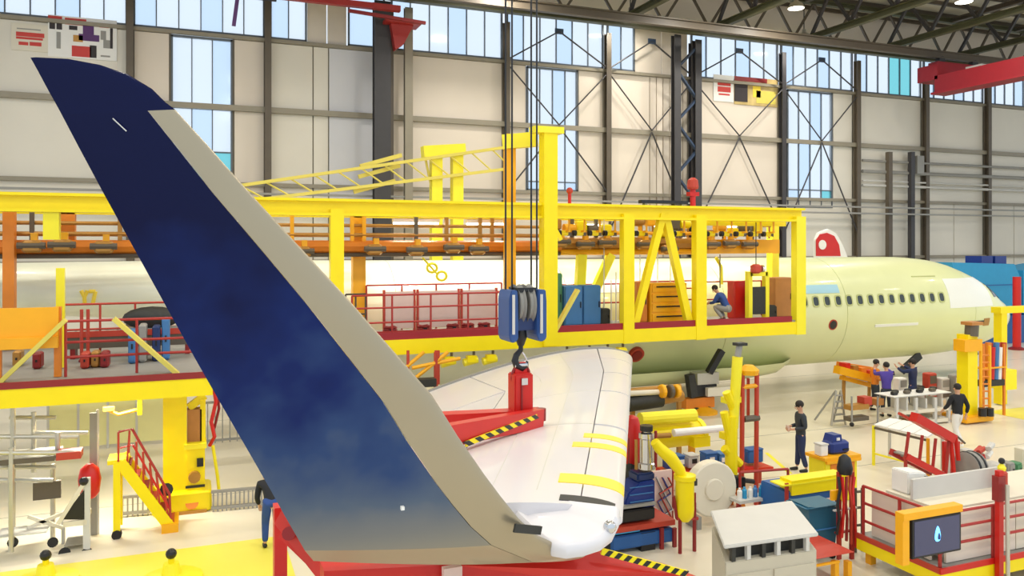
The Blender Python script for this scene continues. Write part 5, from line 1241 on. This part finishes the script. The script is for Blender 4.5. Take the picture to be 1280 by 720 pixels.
MB().lathe(p, [(.09, 0), (.09, .3), (.06, .34)], 14).build('holder', 'brick_red', o); MB().lathe(p + V((0, 0, .33)), [(.06, 0), (.07, .06), (.03, .12)], 12).build('cap', 'lemon', o); MB().ball(p + V((0, 0, .5)), .055).build('knob', 'black', o)
# yellow console, blue case, containers left of the platform
f = floor_at(1046, 628); Q = lambda px, py, off=0.: on_y(px, py, f.y + off)
o = thing('yellow_console', f, 'yellow control console with an orange niche behind the blue containers', 'console')
CT = Q(1050, 570).z; xa, xb = Q(1031, 0).x, Q(1072, 0).x
MB().span((xa, f.y, 0), (xb, f.y + .5, CT - .06)).build('body', 'lemon', o, bevel=.02); MB().span((xa + .15, f.y - .02, CT - .6), (xb - .1, f.y, CT - .16)).build('niche', 'orange', o); MB().span((xa - .04, f.y - .05, CT - .07), (xb + .05, f.y + .55, CT)).build('top', 'amber', o); MB().span((xa, f.y - .07, CT - .13), (xb + .04, f.y - .02, CT - .07)).build('lip', 'amber', o)
p = V((Q(1056, 0).x, f.y + .28, CT)); o = thing('blue_case', p, 'royal blue tool case with a raised handle on the yellow console', 'case')
MB().cbox(p + V((0, 0, .14)), (.52, .36, .28), .05).build('body', 'royal_blue', o); MB().prism([p + V(v) for v in ((-.22, -.14, .26), (.06, -.14, .26), (.04, -.14, .42), (-.16, -.14, .42))], (0, .28, 0)).build('lid', 'royal_blue', o); MB().box(p + V((-.06, -.15, .33)), (.08, .02, .06)).build('latch', 'white', o); MB().box(p + V((.12, -.19, .1)), (.16, .02, .03)).build('clip', 'black', o)
p = V((Q(1035, 0).x, f.y + .2, CT)); o = thing('white_box', p, 'small white box left of the royal blue case on the console', 'box')
MB().cbox(p + V((0, 0, .12)), (.2, .22, .24), .02).build('body', 'white', o); MB().box(p + V((0, 0, .25)), (.21, .23, .03)).build('lid', 'light_grey', o)
f = floor_at(1010, 668); R_ = lambda px, py, off=0.: on_y(px, py, f.y + off)
o = thing('blue_container', f, 'blue steel container with a bright yellow top shelf, behind the grey cabinet', 'container')
MB().slab(R_(985, 668), R_(1045, 606, .8)).build('body', 'blue', o, bevel=.02); MB().slab(R_(978, 607, -.05), R_(1048, 599, .3)).build('shelf', 'lemon', o); MB().slab(R_(975, 632, -.03), R_(1046, 628, -.0)).build('pink_band', 'pink_board', o)
for px in (984, 1046): MB().slab(R_(px - 2, 668, -.03), R_(px + 2, 604, .0)).build('corner_post', 'rail_red', o)
MB().span(R_(990, 604, -.04) + V((0, 0, .04)), R_(1042, 604, .3) * 1).build('lip', 'yellow', o)
f = floor_at(1026, 700); R2 = lambda px, py, off=0.: on_y(px, py, f.y + off)
o = thing('teal_bin', f, 'teal plastic bin under the blue container edge, right of the grey cabinet', 'bin')
MB().loft([[R2(1018, 690) + V((0, 0, 0)), R2(1043, 690), R2(1043, 690) + V((0, .4, 0)), R2(1018, 690) + V((0, .4, 0))], [R2(1010, 634), R2(1049, 634), R2(1049, 634) + V((0, .5, 0)), R2(1010, 634) + V((0, .5, 0))]]).build('body', 'teal_bin', o)
MB().slab(R2(1008, 638, -.03), R2(1051, 630, .5)).build('rim', 'teal_bin', o); MB().slab(R2(1016, 664, -.03), R2(1046, 660, .0)).build('band', 'cabinet_blue', o)
for px in (1020, 1040): MB().tube(R2(px, 694) - V((.03, 0, 0)), R2(px, 694) + V((.03, 0, 0)), .06, 10).build('wheel', 'rubber', o)
f = floor_at(1030, 738); R3 = lambda px, py, off=0.: on_y(px, py, f.y + off)
o = thing('step_platform', f, 'red and yellow step platform in front of the teal bin', 'platform')
MB().slab(R3(1005, 702), R3(1068, 690, .9)).build('tread', 'brick_red', o); MB().slab(R3(1005, 712, -.02), R3(1050, 701, .02)).build('yellow_edge', 'amber', o)
for px in (1010, 1046, 1062): MB().slab(R3(px - 2, 738), R3(px + 3, 702, .1)).build('leg', 'amber', o)
f = floor_at(1062, 700); R4 = lambda px, py, off=0.: on_y(px, py, f.y + off)
o = thing('hose_stand', f, 'red stand hung with black and red hoses beside the platform corner', 'stand')
for px in (1050, 1066): MB().slab(R4(px - 2, 700), R4(px + 2, 590, .05)).build('upright', 'rail_red', o)
MB().slab(R4(1044, 640), R4(1072, 634, .06)).build('arm', 'light_grey', o); MB().slab(R4(1046, 668), R4(1070, 662, .06)).build('arm', 'rail_red', o)
for i in range(5):
    x = 1048 + i * 5; MB().path([R4(x, 596, -.05), R4(x + 2 - i, 612, -.1), R4(x - 1 + i % 2 * 3, 630, -.1 - .02 * i), R4(x + 1, 648, -.08), R4(x - 2 + i, 668 + i * 4, -.05)], .026, 8).build('hose', ('black', 'red', 'deep_red', 'brick_red', 'red')[i], o, smooth=True)
p = R4(1056, 585); MB().lathe(p - V((0, 0, .1)), [(.12, 0), (.14, .1), (.1, .28), (.03, .34)], 12).build('black_bag', 'black', o, smooth=True); MB().slab(R4(1040, 626), R4(1052, 612, -.05)).build('yellow_tag', 'amber', o)
f = floor_at(1072, 690); o = thing('gate_post', f, 'dark railing gate beside the left corner of the railed platform', 'railing')
for px in (1069, 1078): MB().tube(fp(px, 690, f), fp(px, 610, f), .03, 8).build('post', 'brown_steel', o)
for py in (614, 634, 656): MB().tube(fp(1066, py + 1, f), fp(1079, py, f), .025, 8).build('rail', 'brown_steel', o)
f = floor_at(950, 654); o = thing('spray_can_tray', fp(938, 622, f), 'tray of small pale blue and white cans left of the blue container', 'tray')
t_ = fp(938, 622, f); MB().span(t_ + V((-.35, -.12, -.06)), t_ + V((.35, .2, 0))).build('tray', 'light_grey', o)
for i in range(5): MB().lathe(t_ + V((-.26 + i * .13, .02 * (i % 2), 0)), [(.05, 0), (.05, .16), (.025, .19), (.025, .22)], 10).build('can', ('white', 'sky_blue', 'white', 'cabinet_blue', 'sky_blue')[i], o)
MB().span(t_ + V((-.3, 0, -t_.z)), t_ + V((-.24, .06, -.06))).build('leg', 'rail_red', o); MB().span(t_ + V((.24, 0, -t_.z)), t_ + V((.3, .06, -.06))).build('leg', 'rail_red', o)

# ================================================================== tables, ramp and drums in the middle distance
f = floor_at(1128, 580); T_ = lambda px, py, off=0.: on_y(px, py, f.y + off)
tz = 1.0
o = thing('white_bench', f, 'pale tilted workbench with four white boards on yellow legs', 'bench')
q = [on_z(1092, 532, tz), on_z(1160, 548, tz), on_z(1178, 536, tz), on_z(1112, 524, tz)]
for i in range(4):
    a0, a1 = q[0].lerp(q[1], i / 4 + .01), q[0].lerp(q[1], (i + 1) / 4 - .01); b0, b1 = q[3].lerp(q[2], i / 4 + .01), q[3].lerp(q[2], (i + 1) / 4 - .01)
    MB().prism([a0, a1, b1, b0], (0, 0, .04)).build('board', 'white', o)
for p in q: MB().tube((p.x, p.y, 0), p, .04, 8).build('leg', 'lemon' if p is q[0] else 'amber' if p is q[1] else 'light_grey', o)
MB().beam(q[0] - V((0, 0, .05)), q[1] - V((0, 0, .05)), .05).build('rail', 'brown_steel', o); MB().beam(q[3] - V((0, 0, .05)), q[2] - V((0, 0, .05)), .05).build('rail', 'brown_steel', o)
MB().beam(q[0] - V((0, 0, .7)), q[1] - V((0, 0, .7)), .04).build('brace', 'lemon', o)
f = floor_at(1165, 613); o = thing('red_ramp', f, 'red railed ramp running down towards the right behind the white boards', 'ramp')
A0, A1 = fp(1132, 570, f), fp(1182, 596, f)
MB().beam(A0, A1, .1, .14).build('stringer', 'red', o); MB().beam(A0 + V((0, .4, 0)), A1 + V((0, .4, 0)), .1, .14).build('stringer', 'rail_red', o)
B0, B1 = fp(1142, 521, f), fp(1190, 548, f)
for i in range(4): MB().tube(A0.lerp(A1, i / 3), fp(1136, 540, f).lerp(fp(1186, 552, f), i / 3), .035, 8).build('baluster', 'rail_red', o)
MB().beam(B0, B1, .2, .2).build('top_rail', 'red', o); MB().beam(B0 + V((0, .4, 0)), B1 + V((0, .4, 0)), .06, .06).build('top_rail', 'brick_red', o)
MB().tube(fp(1192, 590, f), fp(1188, 545, f), .05, 8).build('end_post', 'red', o); MB().tube(fp(1198, 575, f), fp(1194, 545, f), .05, 8).build('end_post', 'red', o); MB().tube(fp(1196, 545, f), fp(1206, 554, f), .025, 8).build('handrail', 'brown_steel', o)
for i in range(6): MB().box(A0.lerp(A1, (i + .5) / 6) + V((0, .2, .05)), (.16, .36, .03)).build('tread', 'grey', o)
for p in (A0, A1): MB().tube((p.x, p.y, 0), p, .04, 8).build('leg', 'rail_red', o)
f = floor_at(1190, 602); o = thing('red_white_panel', f, 'red and white striped upright panel at the foot of the red ramp', 'panel')
for i in range(5):
    a, b = fp(1180 + i * 4, 600 - i, f), fp(1184 + i * 4, 552, f); MB().span(a, b + V((0, .06, 0))).build('stripe_board', 'white' if i % 2 else 'red', o)
f = floor_at(1204, 606); o = thing('grey_drum', f, 'dark grey round drum beside the foot of the red ramp', 'drum')
c = fp(1213, 584, f); MB().lathe((c.x, c.y, c.z), [(.3, -.17), (.36, -.15), (.36, .15), (.3, .17)], 20, 'X').build('shell', 'grey', o, smooth=True)
for dx in (-.1, .08): MB().lathe((c.x + dx, c.y, c.z), [(.37, -.03), (.38, 0), (.37, .03)], 20, 'X').build('band', 'black', o)
MB().span((c.x - .15, c.y - .2, 0), (c.x + .15, c.y + .2, c.z - .25)).build('cradle', 'grey', o)
for i, (px, py, m, h) in enumerate(((1214, 596, 'light_grey', 34), (1227, 596, 'grey', 30), (1265, 602, 'grey', 24), (1274, 600, 'green_box', 22), (1283, 596, 'cream_board', 36))):
    f = floor_at(px, py); a, b = fp(px - 4, py, f), fp(px + 4, py - h, f)
    o = thing('small_cabinet', f, ('tall pale grey cabinet right of the grey drum', 'mid grey cabinet left of the red and white bundle', 'low grey box right of the red and white bundle', 'dull green box near the right edge behind the platform', 'cream cabinet at the right edge behind the platform')[i], 'cabinet')
    MB().cbox((a + b) / 2 + V((0, .12, 0)), (b.x - a.x, .24, b.z - a.z), .02).build('body', m, o); d = MB().span((a.x + .03, a.y - .02, a.z + .06), (b.x - .03, a.y, b.z - .05)).build('door', m, o); MB().box((b.x - .08, a.y - .03, (a.z + b.z) / 2), (.03, .02, .15)).build('handle', 'black', d)
f = floor_at(1243, 604); o = thing('bundle_cart', f, 'cart with a heap of red and white rolled straps', 'cart')
a, b = fp(1234, 592, f), fp(1257, 580, f); MB().span(a, b + V((0, .35, 0))).build('bed', 'light_grey', o)
for i in range(8):
    p = fp(1234 + (i * 11) % 22, 576 - (i % 4) * 5, f) + V((0, .1 + .05 * (i % 3), 0)); MB().tube(p - V((.16, .05 * (i % 2), .02 * (i % 3))), p + V((.16, .1, .04)), .055, 8).build('roll', ('red', 'white', 'brick_red', 'light_grey')[i % 4], o)
for px in (1233, 1255): MB().tube(fp(px, 597, f) - V((.04, 0, 0)), fp(px, 597, f) + V((.04, 0, 0)), .09, 12).build('wheel', 'rubber', o)

# ================================================================== UNDER THE NOSE
f = floor_at(1224, 530); N_ = lambda px, py, off=0.: on_y(px, py, f.y + off)
o = thing('nose_tower', f, 'tall yellow steel tower with base under the aircraft nose', 'tower')
MB().slab(N_(1208, 530), N_(1243, 518, .9)).build('base', 'amber', o, bevel=.03); MB().slab(N_(1210, 520, .2), N_(1222, 418, .6)).build('column', 'yellow', o); MB().slab(N_(1206, 440, .1), N_(1228, 424, .5)).build('collar', 'amber', o)
MB().tube(N_(1214, 420, .3), N_(1215, 406, .3), .2, 12).build('jack_head', 'brown_steel', o); MB().box(N_(1215, 404, .3), (.5, .4, .1)).build('pad', 'wood', o)
for i in range(9): MB().tube(N_(1226, 516 - i * 9, .2), N_(1237, 516 - i * 9, .2), .03, 6).build('rung', 'orange', o)
for px in (1226, 1237): MB().tube(N_(px, 520, .2), N_(px, 432, .2), .05, 8).build('ladder_rail', 'amber', o)
for px in (1228, 1237): MB().tube(N_(px, 520, -.05), N_(px, 510, -.05), .12, 10).build('black_foot', 'black', o)
f = floor_at(1248, 520); N2 = lambda px, py, off=0.: on_y(px, py, f.y + off)
o = thing('bottle_rack', f, 'brown red rack with blue and red gas tubes right of the nose tower', 'rack')
MB().slab(N2(1229, 482, .3), N2(1257, 428, .35)).build('back_board', 'brick_red', o)
for i, (px, m) in enumerate(((1234, 'orange'), (1239, 'red'), (1244, 'cabinet_blue'), (1248, 'white'), (1253, 'brick_red'))): MB().tube(N2(px, 474, .1), N2(px + 1.5, 428 + i % 2 * 6, .1), .09, 10).build('tube', m, o, smooth=True)
MB().slab(N2(1228, 462, -.05), N2(1258, 458, .3)).build('shelf', 'amber', o); MB().slab(N2(1230, 484), N2(1256, 474, .3)).build('dark_bin', 'gap_dark', o)
for px in (1230, 1256): MB().slab(N2(px - 1, 520), N2(px + 1, 430, .06)).build('upright', 'orange', o)
f = floor_at(1262, 506); N3 = lambda px, py, off=0.: on_y(px, py, f.y + off)
o = thing('portal_frame', V((N3(1262, 0).x, f.y, 0)), 'yellow portal frame at the right edge beside the aircraft nose', 'frame')
MB().slab(N3(1252, 506), N3(1259, 386, .3)).build('post', 'yellow', o); MB().slab(N3(1251, 392, -.03), N3(1310, 382, .34)).build('head_beam', 'yellow', o); MB().slab(N3(1300, 506), N3(1308, 386, .3)).build('post', 'yellow', o)
MB().slab(N3(1256, 488, -.1), N3(1271, 462, .5)).build('lemon_box', 'lemon', o)
f = floor_at(1158, 532); W_ = lambda px, py, off=0.: on_y(px, py, f.y + off)
o = thing('work_table', f, 'white topped worktable with open cream shelves under the nose', 'table')
MB().slab(W_(1118, 498), W_(1190, 490, .8)).build('table_top', 'white', o, bevel=.02)
for px in (1122, 1146, 1170, 1187): MB().slab(W_(px - 1.5, 532), W_(px + 1.5, 497, .08)).build('leg', 'light_grey', o); MB().slab(W_(px - 1.5, 532, .68), W_(px + 1.5, 497, .76)).build('leg', 'light_grey', o)
MB().slab(W_(1122, 528, .7), W_(1187, 499, .73)).build('back_board', 'cream_board', o)
for px in (1134, 1158, 1178): MB().slab(W_(px - 1, 514, .1), W_(px + 1, 498, .7)).build('divider', 'light_grey', o)
for py in (514, 528): MB().slab(W_(1120, py + 1.5), W_(1188, py - 1.5, .7)).build('shelf', 'cream_board', o)
for i in range(8): 
    p = W_(1124 + i * 8, 490); p = V((p.x + .12, p.y + .3 + .2 * (i % 2), W_(1190, 490).z + .004)); b_ = thing('small_tool', p, ordn[i].replace('leftmost', 'first') + ' dark tool from the left lying on the white topped worktable', 'tool', 'tools on the white worktable')
    MB().cbox(p + V((0, 0, .05)), (.2, .14, .1), .02).build('tool_body', ('black', 'gap_dark', 'brown_steel', 'black')[i % 4], b_)
for i, (x0, x1, m) in enumerate(((1124, 1132, 'brass'), (1136, 1144, 'wood'), (1150, 1160, 'light_grey'), (1162, 1168, 'cream_board'), (1174, 1182, 'light_grey'))):
    a, b = W_(x0 + .5, 525.5, .12), W_(x1 - .5, 519.5, .12); dz_ = W_(1188, 526.5).z + .004 - a.z; a.z += dz_; b.z += dz_; o = thing('shelf_box', V(((a.x + b.x) / 2, a.y, a.z)), ordn[i].replace('leftmost', 'first') + ' box from the left on the lower shelf of the worktable', 'box', 'boxes under the worktable')
    MB().span(a, b + V((0, .3, 0))).build('carton', m, o); MB().span((a.x, a.y - .01, b.z - .1), (b.x, a.y, b.z - .06)).build('lid_edge', 'brown_steel', o)
# orange lifting cradle left of the people
f = floor_at(1068, 512); Z_ = lambda px, py, off=0.: on_y(px, py, f.y + off)
o = thing('nose_cradle', f, 'orange and yellow tubular cradle under the forward belly', 'cradle')
MB().beam(Z_(1046, 462), Z_(1092, 474), .3, .26).build('yellow_bar', 'amber', o); MB().beam(Z_(1048, 455, .3), Z_(1092, 462, .3), .2, .16).build('orange_bar', 'orange', o); MB().beam(Z_(1052, 472, .1), Z_(1090, 482, .1), .2, .14).build('yellow_bar', 'amber', o)
for px in (1054, 1086): MB().tube(Z_(px, 512, .2), Z_(px + 1, 468, .2), .06, 8).build('leg', 'brass', o)
for i in range(4): MB().box(Z_(1056 + i * 10, 458 + i * 3, .1), (.2, .3, .25)).build('saddle', ('red', 'brass', 'orange', 'brick_red')[i], o)
f = floor_at(1048, 532); o = thing('step_ladder', f, 'thin grey step ladder standing left of the workers', 'ladder')
for s in (-1, 1):
    MB().tube(fp(1048 + s * 9, 532, f), fp(1048 + s * 3, 488, f), .035, 6).build('stile', 'aluminium', o); MB().tube(fp(1048 + s * 12, 530, f) + V((0, .6, 0)), fp(1048 + s * 3, 488, f), .03, 6).build('stile', 'grey', o)
for i in range(5): MB().box(fp(1048, 526 - i * 8, f), (.42 - .05 * i, .14, .03)).build('tread', 'grey', o)
f = floor_at(1092, 534); o = thing('parts_trolley', f, 'small brown parts trolley in front of the purple shirted worker', 'trolley')
MB().slab(fp(1078, 512, f), fp(1110, 506, f) + V((0, .3, 0))).build('tray', 'brass', o); MB().slab(fp(1078, 526, f), fp(1110, 521, f) + V((0, .3, 0))).build('tray', 'brown_steel', o)
for px in (1079, 1111): MB().tube(fp(px, 530, f), fp(px, 494, f), .03, 6).build('post', 'grey', o); MB().ball(fp(px, 529, f), .07).build('wheel', 'rubber', o)
o.location.x -= .45
MB().box(fp(1087, 502, f) + V((0, .2, 0)), (.3, .3, .25)).build('bin', 'brick_red', o); MB().box(fp(1102, 503, f) + V((0, .2, 0)), (.3, .3, .2)).build('bin', 'wood', o)
person(floor_at(1108, 521), AWAY, 'person in purple shirt standing under the forward fuselage with arms raised', 'cloth_purple', 'cloth_dark', reach, 1.0)
person(floor_at(1141, 517), AWAY * .6 - RIGHT * .5, 'person in dark navy overalls standing right of the purple shirted one', 'cloth_navy', 'cloth_navy', reach, 1.02)
person(floor_at(1094, 514), RIGHT, 'person in dull orange jacket partly hidden left of the purple shirted one', 'orange', 'cloth_dark', hold, .98)
person(floor_at(1197, 558), AWAY - RIGHT * .3, 'person in black top and white trousers in front of the yellow nose tower', 'cloth_black', 'cloth_white', walk, .98, shoes='white')
for i, (px, py, h, m) in enumerate(((1165, 512, 46, 'brick_red'), (1181, 512, 40, 'light_grey'), (1197, 512, 44, 'grey'), (1150, 512, 30, 'gap_dark'), (1128, 512, 40, 'white'))):
    f = floor_at(px, py); a, b = fp(px - 5, py, f), fp(px + 5, py - h, f)
    o = thing('equipment_box', f, ('brick red equipment stack under the nose right of the navy worker', 'pale equipment box behind the white worktable', 'grey equipment box beside the nose tower', 'dark small equipment box under the nose', 'white cabinet between the two workers under the nose')[i], 'equipment')
    MB().cbox((a + b) / 2 + V((0, .1, 0)), (b.x - a.x, .3, b.z - a.z), .03).build('body', m, o)
    for k in range(3): MB().span((a.x + .04, a.y - .06, a.z + (b.z - a.z) * (k + .15) / 3), (b.x - .04, a.y - .04, a.z + (b.z - a.z) * (k + .8) / 3)).build('front_panel', ('grey', 'light_grey', 'brown_steel')[(i + k) % 3], o)
# ================================================================== BEHIND THE NOSE
p = V((on_y(1250, 340, 31).x, 31, 0)); o = thing('blue_dock', p, 'bright blue dock housing with dark blue vents on top, behind the aircraft nose', 'dock')
a, b = on_y(1192, 330, 31), on_y(1300, 380, 31); zt = a.z
pr = [on_y(1190, 328, 31), on_y(1268, 330, 31), on_y(1276, 348, 31), on_y(1276, 392, 31), on_y(1200, 392, 31)]
MB().prism(pr, (0, 3, 0)).build('hood', 'sky_blue', o); MB().prism([on_y(1279, 338, 31.5), on_y(1320, 330, 31.5), on_y(1320, 392, 31.5), on_y(1279, 392, 31.5)], (0, 2, 0)).build('side_hood', 'sky_blue', o)
MB().slab(on_y(1205, 358, 30.97), on_y(1276, 355, 31)).build('seam', 'blue', o); MB().slab(on_y(1225, 470, 31.5), on_y(1310, 392, 33)).build('case', 'blue', o)
for px in (1234, 1251): MB().slab(on_y(px - 7, 333, 31.2), on_y(px + 7, 320, 32.2)).build('vent_box', 'royal_blue', o)
MB().slab(on_y(1225, 340, 31.1), on_y(1262, 333, 32.5)).build('vent_base', 'royal_blue', o)
MB().span((on_y(1230, 0, 31.5).x, 31.5, 0), (on_y(1300, 0, 31.5).x, 33, on_y(1250, 465, 31.5).z)).build('plinth', 'grey', o)
p = V((on_y(1271, 340, 29.5).x, 29.5, 0)); o = thing('red_dock_post', p, 'red upright post in front of the blue dock housing', 'post')
MB().tube(p, V((p.x, p.y, on_y(1271, 346, 29.5).z)), .2, 12).build('shaft', 'red', o, smooth=True); MB().lathe(p, [(.4, 0), (.4, .08), (.22, .15)], 14).build('foot', 'deep_red', o)
# the other wing tip: white fin with a red panel and a white disc, on its stand
Yf = 31.5
o = thing('winglet_fin', V((on_y(1040, 330, Yf).x, Yf, 0)), 'white and red winglet fin with a white disc rising behind the fuselage', 'winglet')
fz = [on_y(*p_, Yf) for p_ in ((1020, 318), (1020, 300), (1024, 291), (1036, 286), (1046, 292), (1054, 306), (1062, 326), (1060, 380), (1020, 380))]
MB().prism(fz, (0, .22, 0)).build('fin', 'white', o, bevel=.03)
MB().prism([on_y(*p_, Yf - .03) for p_ in ((1020.5, 320), (1020.5, 300), (1025, 293), (1034, 291), (1043, 295), (1049, 306), (1051, 320))], (0, .04, 0)).build('red_panel', 'red', o)
c = on_y(1028, 306, Yf - .04); MB().tube(c - V((0, .02, 0)), c + V((0, .02, 0)), .24, 20).build('white_disc', 'white', o)
MB().span((fz[8].x + .2, Yf - .1, 0), (fz[7].x - .2, Yf + .3, fz[8].z + .2)).build('stand', 'grey', o)
# ================================================================== ON THE WALL
def poster(px0, py0, px1, py1, label, name='banner', m='white'):
    a, b = on_y(px0, py1, WY - .06), on_y(px1, py0, WY - .06); o = thing(name, (a + b) / 2, label, 'poster')
    MB().span(a, b + V((0, .04, 0))).build('sheet', m, o)
    def u(x0, y0, x1, y1, mm, nm='print'): MB().span((a.x + (b.x - a.x) * x0, a.y - .012, a.z + (b.z - a.z) * y0), (a.x + (b.x - a.x) * x1, a.y, a.z + (b.z - a.z) * y1)).build(nm, mm, o)
    return o, u
o, u = poster(14, 32, 60, 62, 'pale wall sign with two lines of red print, left of the colourful banner', m='cream_board')
u(.15, .78, .8, .82, 'grey'); u(.13, .52, .9, .68, 'print_red'); u(.13, .42, .86, .5, 'print_red'); u(.2, .2, .46, .32, 'print_red'); u(.5, .2, .82, .34, 'print_red')
o, u = poster(60, 26, 146, 70, 'colourful wall banner with red, purple and black print above the winglet tip')
u(.0, .86, .2, .98, 'print_red'); u(.02, .66, .1, .84, 'print_black'); u(.12, .66, .2, .84, 'print_black'); u(.12, .2, .18, .6, 'grey'); u(.24, .8, .55, .96, 'print_red'); u(.3, .68, .42, .78, 'print_black'); u(.5, .6, .66, .9, 'print_purple'); u(.44, .44, .74, .6, 'print_purple')
u(.34, .04, .62, .3, 'print_red'); u(.6, .04, .7, .34, 'print_black'); u(.36, .4, .5, .56, 'brass'); u(.76, .5, .84, .72, 'grey'); u(.8, .3, .9, .5, 'grey'); u(.9, .3, .94, .8, 'print_black'); u(.74, .8, .88, .84, 'print_red'); u(.76, .08, .9, .12, 'grey')
o, u = poster(892, 95, 917, 126, 'small white wall sign with a red printed block beside the lattice column', 'wall_sign')
u(.2, .6, .85, .8, 'print_red'); u(.2, .36, .85, .56, 'print_red'); u(.25, .24, .8, .3, 'print_red')
o, u = poster(918, 100, 972, 130, 'wall picture with dark red top and pale golden shape beside the small white sign', 'wall_picture', 'poster_photo')
u(.0, .84, .75, 1, 'deep_red'); u(.0, .1, .3, .8, 'print_black'); u(.5, .1, .95, .55, 'rope'); u(.42, .3, .6, .7, 'tape_yellow')
# roller shutter slats and pipes on the right wall bays
o = thing('wall_pipes', V((48, WY - .5, 9)), 'bundle of grey pipes running along the right end of the back wall', 'pipes')
for z, r_ in ((11.0, .09), (10.3, .12), (9.7, .06), (9.4, .09)): MB().tube((on_y(1078, 0, WY - .4).x, WY - .4, z), (66, WY - .4, z), r_, 8).build('pipe', 'grey' if z > 10 else 'light_grey', o)
for px, y0, y1 in ((1112, 190, 320), (1140, 190, 318)):
    a = on_y(px, y0, WY - .6); MB().span((a.x - .16, WY - .7, 4), (a.x + .16, WY - .4, a.z)).build('drop_duct', 'brown_steel' if px < 1120 else 'dark_steel', o)
a = on_y(1148, 195, WY - .5); MB().span((a.x - .3, WY - .7, a.z - 1.2), (a.x + .3, WY - .3, a.z)).build('junction_box', 'grey', o)
# red overhead crane girder at the upper right, with its end carriage
a = V((40.9, 34.3, 15.0)); o = thing('overhead_crane', a, 'red overhead crane girder under the roof at the upper right', 'crane')
MB().span((40.6, 0, 14.5), (41.4, 34.6, 15.5)).build('girder', 'crane_red', o); MB().span((40.4, 0, 14.4), (41.6, 34.7, 14.52)).build('flange', 'crane_red', o)
MB().span((41.6, 35.2, 15.9), (45.5, 35.9, 16.6)).build('end_carriage', 'crane_red', o); MB().span((40.6, 34.4, 15.3), (41.9, 35.8, 16.2)).build('knuckle', 'crane_red', o)
for x in (42.2, 45): MB().tube((x, 35.4, 16.75), (x, 35.7, 16.75), .25, 12).build('wheel', 'dark_steel', o)
MB().span((41.4, 32.2, 15.1), (42.4, 33.2, 15.8)).build('hoist_motor', 'light_grey', o); MB().tube((41.5, 32.6, 14.9), (42.4, 32.6, 14.9), .2, 10).build('cable_drum', 'white', o)
MB().ibeam((-16, 35.55, 17.1), (66, 35.55, 17.1), .3, .45, .07).build('runway_beam', 'brown_steel', o)
o = thing('crane_runway', V((3, 37, 16.4)), 'red crane runway beam near the top edge left of the dark column', 'beam')
a, b = on_y(352, 0, 36.6), on_y(500, 20, 36.6)
MB().beam((a.x - 12, 36.6, 16.55), (b.x, 36.6, 16.55), .3, .26).build('beam', 'rail_red', o); MB().beam((b.x - 2.4, 36.5, 16.2), (b.x + 1.2, 36.5, 16.0), .14, .14).build('bracket', 'deep_red', o)
p = on_y(303, 4, 36.0); MB().beam(p + V((-.8, 0, .3)), p + V((1.4, 0, .3)), .14).build('festoon_bar', 'black', o); MB().beam(p + V((-.2, 0, .2)), p + V((-.35, 0, -1.0)), .16).build('festoon_arm', 'print_purple', o)
